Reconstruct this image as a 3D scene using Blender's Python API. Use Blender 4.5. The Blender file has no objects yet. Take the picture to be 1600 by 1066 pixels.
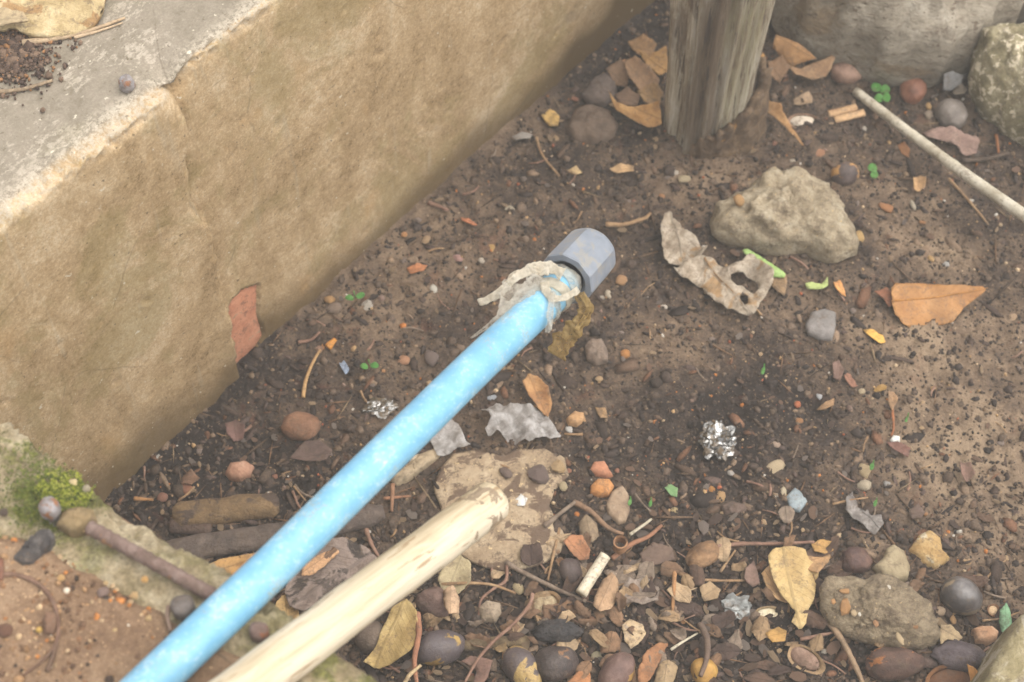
import bpy, bmesh, math, random
import numpy as np
from mathutils import Vector, Matrix, noise as mnoise, geometry as mgeo

# ------------------------------------------------------------------ camera, light, exposure
scene = bpy.context.scene
C = scene.collection
FPX, PITCH, CAMH = 2833.0, math.radians(57.6), 1.39      # focal length in photo pixels, downward pitch, eye height
cd = bpy.data.cameras.new('camera'); cam = bpy.data.objects.new('camera', cd); C.objects.link(cam)
cam.location = (0, 0, CAMH); cam.rotation_euler = (math.pi/2 - PITCH, 0, 0)
cd.sensor_width = 36; cd.lens = FPX*36/1600; cd.clip_start = .02; cd.clip_end = 500
cd.dof.use_dof = True; cd.dof.focus_distance = 1.40; cd.dof.aperture_fstop = 8.0
scene.camera = cam
ADDED_HAZE = .042
SUN_EL, SUN_AZ = 66, 100                                   # bright overcast: a very broad sun high up, behind right
w = bpy.data.worlds.new('World'); scene.world = w; w.use_nodes = True
nt = w.node_tree; nt.nodes.clear()
sky = nt.nodes.new('ShaderNodeTexSky'); sky.sky_type = 'NISHITA'; sky.sun_disc = False
sky.sun_elevation = math.radians(SUN_EL); sky.sun_rotation = math.radians(SUN_AZ)
sky.dust_density = 4; sky.air_density = 1.0
hs = nt.nodes.new('ShaderNodeHueSaturation'); hs.inputs['Saturation'].default_value = .20
bg = nt.nodes.new('ShaderNodeBackground'); bg.inputs[1].default_value = .15
wo = nt.nodes.new('ShaderNodeOutputWorld')
nt.links.new(sky.outputs[0], hs.inputs['Color']); nt.links.new(hs.outputs[0], bg.inputs[0]); nt.links.new(bg.outputs[0], wo.inputs[0])
sd = bpy.data.lights.new('sun', 'SUN'); sun = bpy.data.objects.new('sun', sd); C.objects.link(sun)
sd.energy = 1.5; sd.angle = math.radians(100); sd.color = (1, .94, .80)
az, el = math.radians(SUN_AZ), math.radians(SUN_EL)
sdir = Vector((math.sin(az)*math.cos(el), math.cos(az)*math.cos(el), math.sin(el)))
sun.rotation_euler = sdir.to_track_quat('Z', 'Y').to_euler()
scene.view_settings.view_transform = 'Standard'; scene.view_settings.look = 'None'
scene.view_settings.exposure = 0.94; scene.view_settings.gamma = 1
scene.render.engine = 'CYCLES'
scene.cycles.max_bounces = 6; scene.cycles.use_denoising = True

random.seed(11); rng = np.random.default_rng(11)
R = random.uniform

# ------------------------------------------------------------------ helpers
def P(px, py, z=0.0):                                      # photo pixel -> point of the plane at height z
    u, v = (px-800)/FPX, (py-533)/FPX
    d = (CAMH-z)/(math.sin(PITCH)+v*math.cos(PITCH))
    return Vector((u*d, d*(math.cos(PITCH)-v*math.sin(PITCH)), z))
def S(px, py, z=0.0):                                      # metres per photo pixel there
    return (CAMH-z)/(math.sin(PITCH)+(py-533)/FPX*math.cos(PITCH))/FPX
def px_of(x, y, z):                                        # numpy: world -> photo pixel
    dy, dz = y, z-CAMH
    d = dy*math.cos(PITCH)-dz*math.sin(PITCH)
    up = dy*math.sin(PITCH)+dz*math.cos(PITCH)
    return 800+FPX*x/d, 533-FPX*up/d

def vnoise(x, y, seed, cell):                              # 2-D value noise, -1..1
    r = np.random.default_rng(seed); N = 256
    t = r.uniform(-1, 1, (N, N))
    X, Y = x/cell, y/cell
    i, j = np.floor(X).astype(int), np.floor(Y).astype(int)
    a, b = X-i, Y-j
    a, b = a*a*(3-2*a), b*b*(3-2*b)
    g = lambda m, n: t[(i+m) % N, (j+n) % N]
    return (g(0,0)*(1-a)+g(1,0)*a)*(1-b)+(g(0,1)*(1-a)+g(1,1)*a)*b
def fbm(x, y, seed, cell, octs=4, gain=.5):
    s, amp = 0, 1
    for k in range(octs):
        s = s+amp*vnoise(x*.8+y*.6, -x*.6+y*.8, seed+k, cell); cell *= .47; amp *= gain
    return s
def n3(p, sc, seed=0):
    return mnoise.noise(Vector(p)*sc+Vector((seed*7.13, seed*3.7, seed*1.9)))
def sstep(a, b, x):
    t = np.clip((x-a)/(b-a), 0, 1); return t*t*(3-2*t)

def link(o, parent=None):
    C.objects.link(o)
    if parent is not None:
        o.parent = parent
    return o
def mesh(name, verts, faces, mat, parent=None, origin=None, smooth=True, uv=None, solid=0, attrs=None):
    org = Vector(origin) if origin is not None else Vector((0, 0, 0))
    me = bpy.data.meshes.new(name)
    if isinstance(verts, np.ndarray):
        v = (verts-np.array(org)).astype(np.float32)
    else:
        v = np.array([tuple(Vector(q)-org) for q in verts], np.float32)
    if isinstance(faces, np.ndarray):
        nf, k = faces.shape
        me.vertices.add(len(v)); me.vertices.foreach_set('co', v.ravel())
        me.loops.add(nf*k); me.loops.foreach_set('vertex_index', faces.astype(np.int32).ravel())
        me.polygons.add(nf); me.polygons.foreach_set('loop_start', np.arange(0, nf*k, k, dtype=np.int32))
        me.update(calc_edges=True)
    else:
        me.from_pydata(v.tolist(), [], faces)
    me.validate()
    me.polygons.foreach_set('use_smooth', np.full(len(me.polygons), smooth))
    if uv is not None:
        l = me.uv_layers.new(name='leaf')
        for lp in me.loops: l.data[lp.index].uv = uv[lp.vertex_index]
    for an, av in (attrs or {}).items():
        if np.ndim(av) == 2:
            a = me.color_attributes.new(an, 'FLOAT_COLOR', 'POINT')
            c4 = np.ones((len(av), 4), np.float32); c4[:, :3] = av; a.data.foreach_set('color', c4.ravel())
        else:
            a = me.attributes.new(an, 'FLOAT', 'POINT'); a.data.foreach_set('value', np.asarray(av, np.float32))
    me.materials.append(mat)
    o = bpy.data.objects.new(name, me); link(o, parent)
    if parent is not None: o.location = org-parent.location
    else: o.location = org
    if solid:
        m = o.modifiers.new('thickness', 'SOLIDIFY'); m.thickness = solid; m.offset = 0
    return o
def empty(name, loc):
    o = bpy.data.objects.new(name, None); o.empty_display_size = .01; o.location = loc; return link(o)
def T(o, label, cat, group=None, kind=None):
    o['label'] = label; o['category'] = cat
    if group: o['group'] = group
    if kind: o['kind'] = kind
    return o
def K(o, kind): o['kind'] = kind; return o

# ------------------------------------------------------------------ materials
KALB = .80                                                 # picture value -> surface reflectance
def lin(c, k=KALB):
    f = lambda s: (s/255/12.92 if s <= 10 else ((s/255+.055)/1.055)**2.4)*k
    return (f(c[0]), f(c[1]), f(c[2]), 1)
class NT:
    def __init__(s, name):
        s.m = bpy.data.materials.new(name); s.m.use_nodes = True; s.t = s.m.node_tree
        s.b = s.t.nodes['Principled BSDF']; s.out = s.t.nodes['Material Output']
    def n(s, t, **kw):
        o = s.t.nodes.new(t)
        for k, v in kw.items(): setattr(o, k, v)
        return o
    def put(s, i, v):
        if hasattr(v, 'is_output'): s.t.links.new(v, i)
        else: i.default_value = v
    def math(s, op, a, b=0, c=0, clamp=False):
        o = s.n('ShaderNodeMath', operation=op, use_clamp=clamp)
        s.put(o.inputs[0], a); s.put(o.inputs[1], b); s.put(o.inputs[2], c); return o.outputs[0]
    def mix(s, f, a, b, mode='MIX'):
        o = s.n('ShaderNodeMix', data_type='RGBA', blend_type=mode)
        s.put(o.inputs[0], f); s.put(o.inputs[6], a); s.put(o.inputs[7], b); return o.outputs[2]
    def coords(s, stretch=(1, 1, 1), rand=True):
        tc = s.n('ShaderNodeTexCoord').outputs['Object']
        if rand:
            r = s.n('ShaderNodeObjectInfo').outputs['Random']
            v = s.n('ShaderNodeCombineXYZ'); m = s.math('MULTIPLY', r, 31.7)
            for k in range(3): s.put(v.inputs[k], m)
            a = s.n('ShaderNodeVectorMath', operation='ADD'); s.put(a.inputs[0], tc); s.put(a.inputs[1], v.outputs[0]); tc = a.outputs[0]
        if stretch != (1, 1, 1):
            a = s.n('ShaderNodeVectorMath', operation='MULTIPLY'); s.put(a.inputs[0], tc); a.inputs[1].default_value = stretch; tc = a.outputs[0]
        return tc
    def noise(s, co, scale, detail=5, rough=.6, dist=0):
        o = s.n('ShaderNodeTexNoise'); s.put(o.inputs['Vector'], co); o.inputs['Scale'].default_value = scale
        o.inputs['Detail'].default_value = detail; o.inputs['Roughness'].default_value = rough; o.inputs['Distortion'].default_value = dist
        return o.outputs[0]
    def ramp(s, f, stops, interp='LINEAR'):
        o = s.n('ShaderNodeValToRGB'); o.color_ramp.interpolation = interp; s.put(o.inputs[0], f)
        el = o.color_ramp.elements
        while len(el) < len(stops): el.new(.5)
        for e, (p, c) in zip(el, stops): e.position = p; e.color = c
        return o.outputs[0]
    def step(s, f, a, b):
        o = s.n('ShaderNodeMapRange', interpolation_type='SMOOTHSTEP'); s.put(o.inputs[0], f)
        o.inputs[1].default_value = a; o.inputs[2].default_value = b; return o.outputs[0]
    def bump(s, h, strength, dist):
        o = s.n('ShaderNodeBump'); s.put(o.inputs['Height'], h); o.inputs['Strength'].default_value = strength
        o.inputs['Distance'].default_value = dist; s.t.links.new(o.outputs[0], s.b.inputs['Normal'])
    def attr(s, name, out='Fac'):
        return s.n('ShaderNodeAttribute', attribute_name=name).outputs[out]
_cache = {}
def M(c1, c2=None, c3=None, scale=70, rough=.85, bump=.35, bs=350, bd=.002, stretch=(1, 1, 1), patch=None, pt=.58, ps=60, pe=.03,
      speck=None, st=.68, ss=500, spec=.3, metal=0, leaf=False, thin=0, alpha=1, name='surface', k=KALB, dust=.6):
    key = (c1, c2, c3, scale, rough, bump, bs, bd, stretch, patch, pt, ps, pe, speck, st, ss, spec, metal, leaf, thin, alpha, k, dust)
    if key in _cache: return _cache[key]
    m = NT(name); co = m.coords(stretch)
    c2 = c2 or tuple(int(v*.72) for v in c1); c3 = c3 or tuple(min(255, int(v*1.12)) for v in c1)
    f = m.noise(co, scale, 6, .65, .4)
    col = m.ramp(f, [(.30, lin(c2, k)), (.5, lin(c1, k)), (.70, lin(c3, k))])
    fine = m.noise(co, scale*7, 3)
    col = m.mix(m.step(fine, .35, .8), col, m.mix(.35, col, lin(c2, k)))
    if patch:
        pm = m.step(m.noise(co, ps, 5, .6, .6), pt, pt+pe); col = m.mix(pm, col, lin(patch, k))
    if speck:
        sm = m.step(m.noise(co, ss, 2), st, st+.04); col = m.mix(sm, col, lin(speck, k))
    if dust:                                               # soil clinging in irregular smears
        dm = m.step(m.math('ADD', m.math('MULTIPLY', m.noise(co, 85, 5, .7, .5), .6), m.math('MULTIPLY', m.noise(co, 420, 3, .7), .4)), .50, .62)
        col = m.mix(m.math('MULTIPLY', dm, dust), col, lin((112, 94, 78), k))
    hgt = m.noise(co, bs, 5, .7)
    if leaf:
        uv = m.n('ShaderNodeUVMap', uv_map='leaf').outputs[0]
        sp = m.n('ShaderNodeSeparateXYZ'); m.put(sp.inputs[0], uv)
        av = m.math('ABSOLUTE', m.math('SUBTRACT', sp.outputs[1], .5))
        ph = m.math('ADD', m.math('SUBTRACT', m.math('MULTIPLY', sp.outputs[0], 62), m.math('MULTIPLY', av, 44)), m.math('MULTIPLY', f, 6))
        wv = m.step(m.math('SINE', ph), .80, 1.0)
        rib = m.step(av, .03, .012)
        spt = m.step(m.noise(co, 150, 4, .7), .62, .70); col = m.mix(m.math('MULTIPLY', spt, .5), col, lin(tuple(int(v*.55) for v in c1), k))
        big_ = m.noise(co, 26, 4); col = m.mix(m.math('MULTIPLY', m.step(big_, .48, .66), .4), col, lin(tuple(int(v*.74) for v in c1), k))
        vein = m.math('MAXIMUM', m.math('MULTIPLY', wv, .38), rib)
        col = m.mix(m.math('MULTIPLY', vein, .5), col, lin(tuple(int(v*.74) for v in c1), k))
        hgt = m.math('ADD', hgt, m.math('MULTIPLY', vein, .5))
    m.put(m.b.inputs['Base Color'], col); m.put(m.b.inputs['Roughness'], m.math('ADD', m.math('MULTIPLY', fine, .2), rough-.1))
    m.b.inputs['Specular IOR Level'].default_value = spec; m.b.inputs['Metallic'].default_value = metal
    m.bump(hgt, min(1, bump*1.7), bd)
    if thin:                                               # thin dead tissue lets a little light through
        tr = m.n('ShaderNodeBsdfTranslucent'); m.put(tr.inputs[0], col)
        mx = m.n('ShaderNodeMixShader'); mx.inputs[0].default_value = thin
        m.t.links.new(m.b.outputs[0], mx.inputs[1]); m.t.links.new(tr.outputs[0], mx.inputs[2]); m.t.links.new(mx.outputs[0], m.out.inputs[0])
    if alpha < 1:
        tr = m.n('ShaderNodeBsdfTransparent'); mx = m.n('ShaderNodeMixShader')
        m.put(mx.inputs[0], m.math('ADD', m.math('MULTIPLY', f, .5), alpha-.25, clamp=True))
        m.t.links.new(tr.outputs[0], mx.inputs[1]); m.t.links.new(m.b.outputs[0], mx.inputs[2]); m.t.links.new(mx.outputs[0], m.out.inputs[0])
    _cache[key] = m.m
    return m.m
def attr_mat(name, rough=.9, bump=.4, bs=600):             # colour of each loose grain comes with the grain
    m = NT(name); c = m.attr('col', 'Color'); co = m.coords(rand=False)
    f = m.noise(co, 700, 3)
    m.put(m.b.inputs['Base Color'], m.mix(m.step(f, .3, .75), m.mix(.45, c, (0, 0, 0, 1)), c)); m.b.inputs['Roughness'].default_value = rough
    m.b.inputs['Specular IOR Level'].default_value = .25
    m.bump(m.noise(co, bs, 3), bump, .001); return m.m

# ------------------------------------------------------------------ added volume box imitating the veiling glare of a lens
hz = bpy.data.materials.new('added_haze'); hz.use_nodes = True; hz.node_tree.nodes.clear()
hv = hz.node_tree.nodes.new('ShaderNodeVolumePrincipled'); ho = hz.node_tree.nodes.new('ShaderNodeOutputMaterial')
hv.inputs['Color'].default_value = (.97, .95, .90, 1); hv.inputs['Density'].default_value = ADDED_HAZE; hz.node_tree.links.new(hv.outputs[0], ho.inputs['Volume'])
K(mesh('added_haze', [(x, y, z) for x in (-6.5, 6.5) for y in (-6.5, 6.5) for z in (-1.1, 1.6)],
       [(0, 1, 3, 2), (4, 6, 7, 5), (0, 4, 5, 1), (2, 3, 7, 6), (0, 2, 6, 4), (1, 5, 7, 3)], hz, smooth=False), 'stuff')
# ------------------------------------------------------------------ soil
GX0, GX1, GY0, GY1, GS = -.62, .80, .40, 1.75, .0026
gx, gy = np.arange(GX0, GX1, GS), np.arange(GY0, GY1, GS)
XX, YY = np.meshgrid(gx, gy, indexing='ij')
ZLOW = fbm(XX, YY, 3, .33, 2)*.009 + fbm(XX, YY, 9, .075, 2)*.0030
_PX, _PY = px_of(XX, YY, ZLOW)
def blob(cx, cy, rx, ry): return np.exp(-(((_PX-cx)/rx)**2+((_PY-cy)/ry)**2))
ZLOW = ZLOW + .012*blob(1400, 960, 130, 110)
ZHI = ZLOW + fbm(XX, YY, 21, .026, 4, .62)*.0034+fbm(XX, YY, 27, .0085, 2, .6)*.0013
damp = sstep(-.25, .6, fbm(XX, YY, 40, .12, 4, .6)) 
dry = np.clip(.9*blob(1500, 660, 170, 260)+.75*blob(600, 440, 150, 120)+.5*blob(1130, 280, 220, 60)+.4*blob(1050, 560, 120, 90)
              - .95*blob(330, 710, 210, 110)-.55*blob(1180, 650, 230, 110)-.75*blob(1000, 930, 480, 140)-.7*blob(1080, 30, 160, 130)-.35*blob(1330, 200, 260, 60)
              + .34*fbm(XX, YY, 50, .07, 4, .7)+.02, -1, 1)
nx, ny = len(gx), len(gy)
idx = np.arange(nx*ny).reshape(nx, ny)
quads = np.stack([idx[:-1, :-1], idx[1:, :-1], idx[1:, 1:], idx[:-1, 1:]], -1).reshape(-1, 4)
def samp(Z, x, y):
    i = np.clip(((np.asarray(x)-GX0)/GS), 0, nx-1.01); j = np.clip(((np.asarray(y)-GY0)/GS), 0, ny-1.01)
    a, b = i.astype(int), j.astype(int); u, v = i-a, j-b
    return (Z[a, b]*(1-u)+Z[a+1, b]*u)*(1-v)+(Z[a, b+1]*(1-u)+Z[a+1, b+1]*u)*v
def gz(x, y): return float(samp(ZLOW, x, y))
def G(px, py):                                             # photo pixel -> point on the soil
    z = 0
    for _ in range(3):
        q = P(px, py, z); z = gz(q.x, q.y)
    return P(px, py, z)
m = NT('soil'); co = m.coords(rand=False)
big, mid, fine = m.noise(co, 14, 5), m.noise(co, 75, 6, .7), m.noise(co, 420, 4, .7)
f = m.math('ADD', m.math('MULTIPLY', big, .35), m.math('ADD', m.math('MULTIPLY', mid, .40), m.math('MULTIPLY', fine, .35)))
f = m.math('ADD', f, m.math('MULTIPLY', m.attr('dry'), .22))
col = m.ramp(f, [(.42, lin((50, 42, 38))), (.53, lin((84, 70, 60))), (.66, lin((122, 102, 84))), (.80, lin((156, 134, 110)))])
rm = m.step(m.noise(co, 32, 4), .60, .72); col = m.mix(m.math('MULTIPLY', rm, .35), col, lin((112, 70, 54)))
sp = m.step(m.noise(co, 330, 2), .70, .74); col = m.mix(sp, col, lin((168, 138, 104)))
m.put(m.b.inputs['Base Color'], col); m.b.inputs['Roughness'].default_value = .92; m.b.inputs['Specular IOR Level'].default_value = .2
m.bump(m.math('ADD', mid, fine), .7, .004)
K(mesh('soil', np.stack([XX, YY, ZHI], -1).reshape(-1, 3), quads, m.m, attrs={'dry': dry.ravel()}), 'structure')
far = [(-6, -6, -.05), (6, -6, -.05), (6, 6, -.05), (-6, 6, -.05)]
K(mesh('ground', far, [(0, 1, 2, 3)], M((105, 90, 76), scale=6)), 'structure')

# ------------------------------------------------------------------ left concrete wall with its top
HW = .39
WO = Vector((-.2465, .8590, 0)); WD = Vector((.664, .748, 0)).normalized(); WN = Vector((WD.y, -WD.x, 0))   # origin at the joint, direction, outward normal
def W(px, py):                                             # photo pixel -> (s, z) on the wall face
    o = Vector((0, 0, CAMH)); d = P(px, py, 0)-o
    t = (WO-o).dot(WN)/d.dot(WN); q = o+d*t
    return (q-WO).dot(WD), q.z
BR = [W(*q) for q in [(362, 472), (378, 455), (405, 445), (404, 490), (413, 528), (402, 545), (380, 572), (364, 590), (357, 540), (358, 500)]]
bs_ = np.array([q[0] for q in BR]); bz_ = np.array([q[1] for q in BR])
def in_poly(x, y, poly):
    r = np.zeros(np.shape(x), bool); n = len(poly)
    for i in range(n):
        (x1, y1), (x2, y2) = poly[i], poly[(i+1) % n]
        c = ((y1 > y) != (y2 > y)) & (x < (x2-x1)*(y-y1)/(y2-y1+1e-12)+x1); r ^= c
    return r
def wall_profile(n_top, depth):
    pr = [(0, z) for z in np.linspace(-.06, HW-.005, 150)]
    for a in np.linspace(0, math.pi/2, 7)[1:]:
        pr.append((-.005+.005*math.cos(a), HW-.005+.005*math.sin(a)))
    pr += [(-t, HW) for t in np.linspace(.0075, depth, n_top)] + [(-depth, -.06)]
    return np.array(pr)
pr = wall_profile(95, .30)
ss = np.concatenate([np.linspace(-.6, -.36, 20, endpoint=False), np.arange(-.36, .66, .0026), np.linspace(.66, 1.6, 80)])
SS, KK = np.meshgrid(ss, np.arange(len(pr)), indexing='ij')
D, Z = pr[KK, 0], pr[KK, 1]
lng = np.where(D < -.0047, HW+(-D), Z)                     # unrolled coordinate over the edge
face = sstep(.006, .0, -D)*np.where(D < -.29, 0, 1)
top = 1-face
joint = SS-(.004*np.sin(lng*40)+.005*fbm(lng*3, lng*0, 5, .1, 3)-.004)   # left block stands proud of the right one
step = .011*(1-sstep(-.0022, .0022, joint))
nd = fbm(SS, lng, 60, .2, 2, .4)*.0020+fbm(SS, lng, 70, .009, 3, .7)*.00022
pit = -.0012*sstep(.95, 1.1, fbm(SS, lng, 77, .011, 2))
groove = -.005*np.exp(-(joint/.0032)**2)*sstep(.12, .33, Z)
out = nd+pit+step*face+groove
edge = np.exp(-((lng-HW)/.009)**2)
chip = edge*(np.abs(fbm(SS, lng, 81, .022, 4, .75))*.0065)
notch = .016*np.exp(-((SS-.004)/.012)**2)*np.exp(-((lng-HW)/.022)**2)
brick_in = in_poly(SS, Z, BR) & (D > -.002)
out = np.where(brick_in, -.007, out)
LX = SS
LY = D+out*face-(chip+notch)*face*.9
LZ = Z+nd*.7*top+pit*top*.5-(chip+notch)*.8
wall_v = np.stack([LX, LY, LZ], -1).reshape(-1, 3)
i2 = np.arange(SS.size).reshape(SS.shape)
wq = np.stack([i2[:-1, :-1], i2[:-1, 1:], i2[1:, 1:], i2[1:, :-1]], -1).reshape(-1, 4)
worn = np.clip(np.exp(-((lng-HW-.003)/.0095)**2)*1.1+.10*top, 0, 1)
foot = np.clip(sstep(.075, .0, Z+.028*fbm(SS, Z, 90, .09, 3))+1.1*sstep(.40, .60, SS-.35*Z+.05*fbm(SS, Z, 95, .1, 3)), 0, 1.25)*face  # damp at the foot; far-end damp also paints boulder and tree shade into colour
m = NT('weathered_concrete'); co = m.coords(rand=False)
st = m.coords((1, 1, .28), False)
a1, a2, a3 = m.noise(co, 9, 7, .7, .6), m.noise(co, 62, 7, .8), m.noise(co, 520, 4, .85)
drip = m.noise(st, 26, 5, .6)
f = m.math('ADD', m.math('MULTIPLY', a1, .30), m.math('ADD', m.math('MULTIPLY', drip, .14), m.math('ADD', m.math('MULTIPLY', a2, .20), m.math('MULTIPLY', m.noise(co, 300, 6, .9), .36))))
fc = m.ramp(f, [(.40, lin((122, 98, 64))), (.46, lin((182, 152, 112))), (.52, lin((212, 182, 142))), (.58, lin((236, 212, 178)))])
gm = m.step(m.noise(co, 8, 6, .75, .5), .49, .60)
fc = m.mix(m.math('MULTIPLY', gm, .42), fc, m.mix(a2, lin((112, 100, 54)), lin((186, 166, 108))))
sk = m.step(m.noise(m.coords((2.6, 2.6, .22), False), 34, 4, .6, .5), .60, .72); fc = m.mix(m.math('MULTIPLY', sk, .38), fc, lin((206, 192, 168)))
om = m.step(m.noise(m.coords((1.4, 1.4, .7), False), 13, 4), .60, .74)
fc = m.mix(m.math('MULTIPLY', om, .45), fc, lin((212, 170, 116)))
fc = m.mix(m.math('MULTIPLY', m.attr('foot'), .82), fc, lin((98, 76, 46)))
tc_ = m.ramp(m.math('ADD', m.math('MULTIPLY', a2, .5), m.math('MULTIPLY', a1, .5)), [(.38, lin((124, 114, 100))), (.5, lin((148, 138, 124))), (.62, lin((164, 152, 138)))])
fl = m.step(m.math('ADD', m.math('MULTIPLY', m.noise(m.coords((.6, 1, 1), False), 260, 5, .75), .7), m.math('MULTIPLY', m.noise(co, 24, 3), .45)), .62, .68); tc_ = m.mix(m.math('MULTIPLY', fl, .6), tc_, lin((212, 200, 184)))
tg = m.step(m.noise(co, 12, 4), .55, .7); tc_ = m.mix(m.math('MULTIPLY', tg, .4), tc_, lin((136, 128, 98)))
col = m.mix(m.attr('top'), fc, tc_)
wm = m.math('MULTIPLY', m.attr('worn'), m.step(m.math('ADD', m.noise(co, 280, 5, .85), m.math('MULTIPLY', m.noise(co, 30, 3), .35)), .60, .74))
col = m.mix(m.math('MULTIPLY', wm, .9), col, lin((212, 200, 182)))
pk = m.step(m.noise(co, 230, 3), .66, .70); col = m.mix(m.math('MULTIPLY', pk, .7), col, lin((96, 84, 66)))
col = m.mix(m.step(a3, .35, .75), m.mix(.36, col, lin((92, 78, 52))), col)
nk = m.step(m.noise(co, 140, 3, .6), .70, .715); col = m.mix(m.math('MULTIPLY', nk, .75), col, lin((222, 212, 192)))
vc = m.n('ShaderNodeTexVoronoi', feature='DISTANCE_TO_EDGE'); m.put(vc.inputs['Vector'], m.mix(.035, co, m.n('ShaderNodeTexNoise').outputs[1])); vc.inputs['Scale'].default_value = 5
hc = m.math('MULTIPLY', m.step(vc.outputs[0], .0045, .001), m.step(a1, .50, .58)); col = m.mix(m.math('MULTIPLY', hc, .3), col, lin((82, 70, 50)))
cr = m.attr('crack'); col = m.mix(cr, col, lin((84, 76, 58)))
m.put(m.b.inputs['Base Color'], col); m.b.inputs['Roughness'].default_value = .92; m.b.inputs['Specular IOR Level'].default_value = .2
m.bump(m.math('ADD', a3, m.math('MULTIPLY', a2, .3)), .22, .0015)
CONC = m.m
crack = np.exp(-(joint/.0016)**2)*sstep(.12, .3, Z)*face*.8*np.clip(.55+fbm(SS, lng, 93, .02, 3), 0, 1)
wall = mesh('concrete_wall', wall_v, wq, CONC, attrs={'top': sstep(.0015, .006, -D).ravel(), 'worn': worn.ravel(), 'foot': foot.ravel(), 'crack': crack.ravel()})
wall.location = WO
wall.rotation_euler = (0, 0, math.atan2(WD.y, WD.x))
# local x runs along the wall; local y is +left of it, so mirror the outward axis
me = wall.data; cv = np.empty(len(me.vertices)*3, np.float32); me.vertices.foreach_get('co', cv); cv = cv.reshape(-1, 3); cv[:, 1] *= -1
me.vertices.foreach_set('co', cv.ravel()); me.flip_normals() if False else None
me.update()
T(wall, 'long stained concrete wall with a pale worn top edge on the left', 'wall')
# exposed brick in the hole of the plaster
bv = []; bf = []
nb = len(BR)
c0 = (bs_.mean(), bz_.mean())
for lay, (sc, dp) in enumerate([(1.14, -.009), (1.04, -.0040), (.92, -.0022), (.45, -.0018)]):
    for (a, b) in BR:
        bv.append((c0[0]+(a-c0[0])*sc, -(dp+.0012*n3((a, b, lay), 90)), c0[1]+(b-c0[1])*sc))
bv.append((c0[0], .0016, c0[1]))
for lay in range(3):
    for i in range(nb):
        j = (i+1) % nb; bf.append((lay*nb+i, lay*nb+j, (lay+1)*nb+j, (lay+1)*nb+i))
for i in range(nb): bf.append((3*nb+i, 3*nb+(i+1) % nb, 4*nb))
brick = mesh('brick', bv, bf, M((208, 144, 112), (182, 118, 90), (222, 162, 130), scale=60, speck=(110, 70, 52), st=.70, ss=320, patch=(180, 148, 118), pt=.66, bump=.4))
brick.parent = wall; brick['label'] = 'bare red brick showing through the broken plaster'

# ------------------------------------------------------------------ near ledge (same height) with sand on it
LE0, LE1 = P(0, 650, HW), P(620, 1066, HW)
LD = (LE1-LE0).normalized(); LN = Vector((-LD.y, LD.x, 0))  # LN points over the pit
ls = np.arange(-.16, .62, .0026)
pr2 = [(0, z) for z in np.linspace(-.06, HW-.012, 46)]
for a in np.linspace(0, math.pi/2, 7)[1:]: pr2.append((-.012+.012*math.cos(a), HW-.012+.012*math.sin(a)))
pr2 += [(-t, HW) for t in np.arange(.0145, .20, .0028)] + [(-t, HW) for t in np.linspace(.21, .5, 10)]
pr2 = np.array(pr2)
SS, KK = np.meshgrid(ls, np.arange(len(pr2)), indexing='ij')
D, Z = pr2[KK, 0], pr2[KK, 1]
lng = np.where(D < -.0115, HW+(-D), Z); topm = sstep(.004, .013, -D)
nd = fbm(SS, lng, 160, .06, 4, .6)*.0035+fbm(SS, lng, 170, .010, 3, .6)*.0011
edge = np.exp(-((lng-HW)/.014)**2); chip = edge*np.abs(fbm(SS, lng, 181, .03, 4, .65))*.012
y = D+nd*(1-topm)-chip; z = Z+nd*topm-chip*.6
v3 = np.array(LE0)[None, None, :]*np.array([1, 1, 0])+SS[..., None]*np.array(LD)+y[..., None]*np.array(LN)+z[..., None]*np.array([0, 0, 1])
i2 = np.arange(SS.size).reshape(SS.shape)
lq = np.stack([i2[:-1, :-1], i2[1:, :-1], i2[1:, 1:], i2[:-1, 1:]], -1).reshape(-1, 4)
moss_a = np.clip(np.exp(-((SS-.03)/.075)**2)*1.0+np.exp(-((SS-.29)/.05)**2)*.6+.25, 0, 1)
m = NT('mossy_concrete'); co = m.coords(rand=False)
a1, a2, a3 = m.noise(co, 22, 5), m.noise(co, 90, 6, .7), m.noise(co, 420, 4, .7)
col = m.ramp(m.math('ADD', m.math('MULTIPLY', a1, .4), m.math('MULTIPLY', a2, .6)), [(.34, lin((122, 108, 80))), (.48, lin((172, 154, 122))), (.62, lin((214, 198, 168)))])
mm = m.math('MULTIPLY', m.step(m.noise(co, 38, 5, .65), .44, .60), m.attr('moss'))
col = m.mix(mm, col, m.ramp(a3, [(.35, lin((70, 78, 24))), (.65, lin((126, 128, 52)))]))
col = m.mix(m.step(a3, .35, .7), m.mix(.4, col, lin((66, 58, 42))), col)
m.put(m.b.inputs['Base Color'], col); m.b.inputs['Roughness'].default_value = .95; m.b.inputs['Specular IOR Level'].default_value = .2
m.bump(m.math('ADD', a2, a3), .6, .004)
MOSSY = m.m
ledge = mesh('concrete_ledge', v3.reshape(-1, 3), lq, MOSSY, origin=(LE0.x, LE0.y, 0), attrs={'moss': moss_a.ravel()})
T(ledge, 'near concrete ledge with mossy broken edge under the blue pipe', 'ledge')
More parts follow.
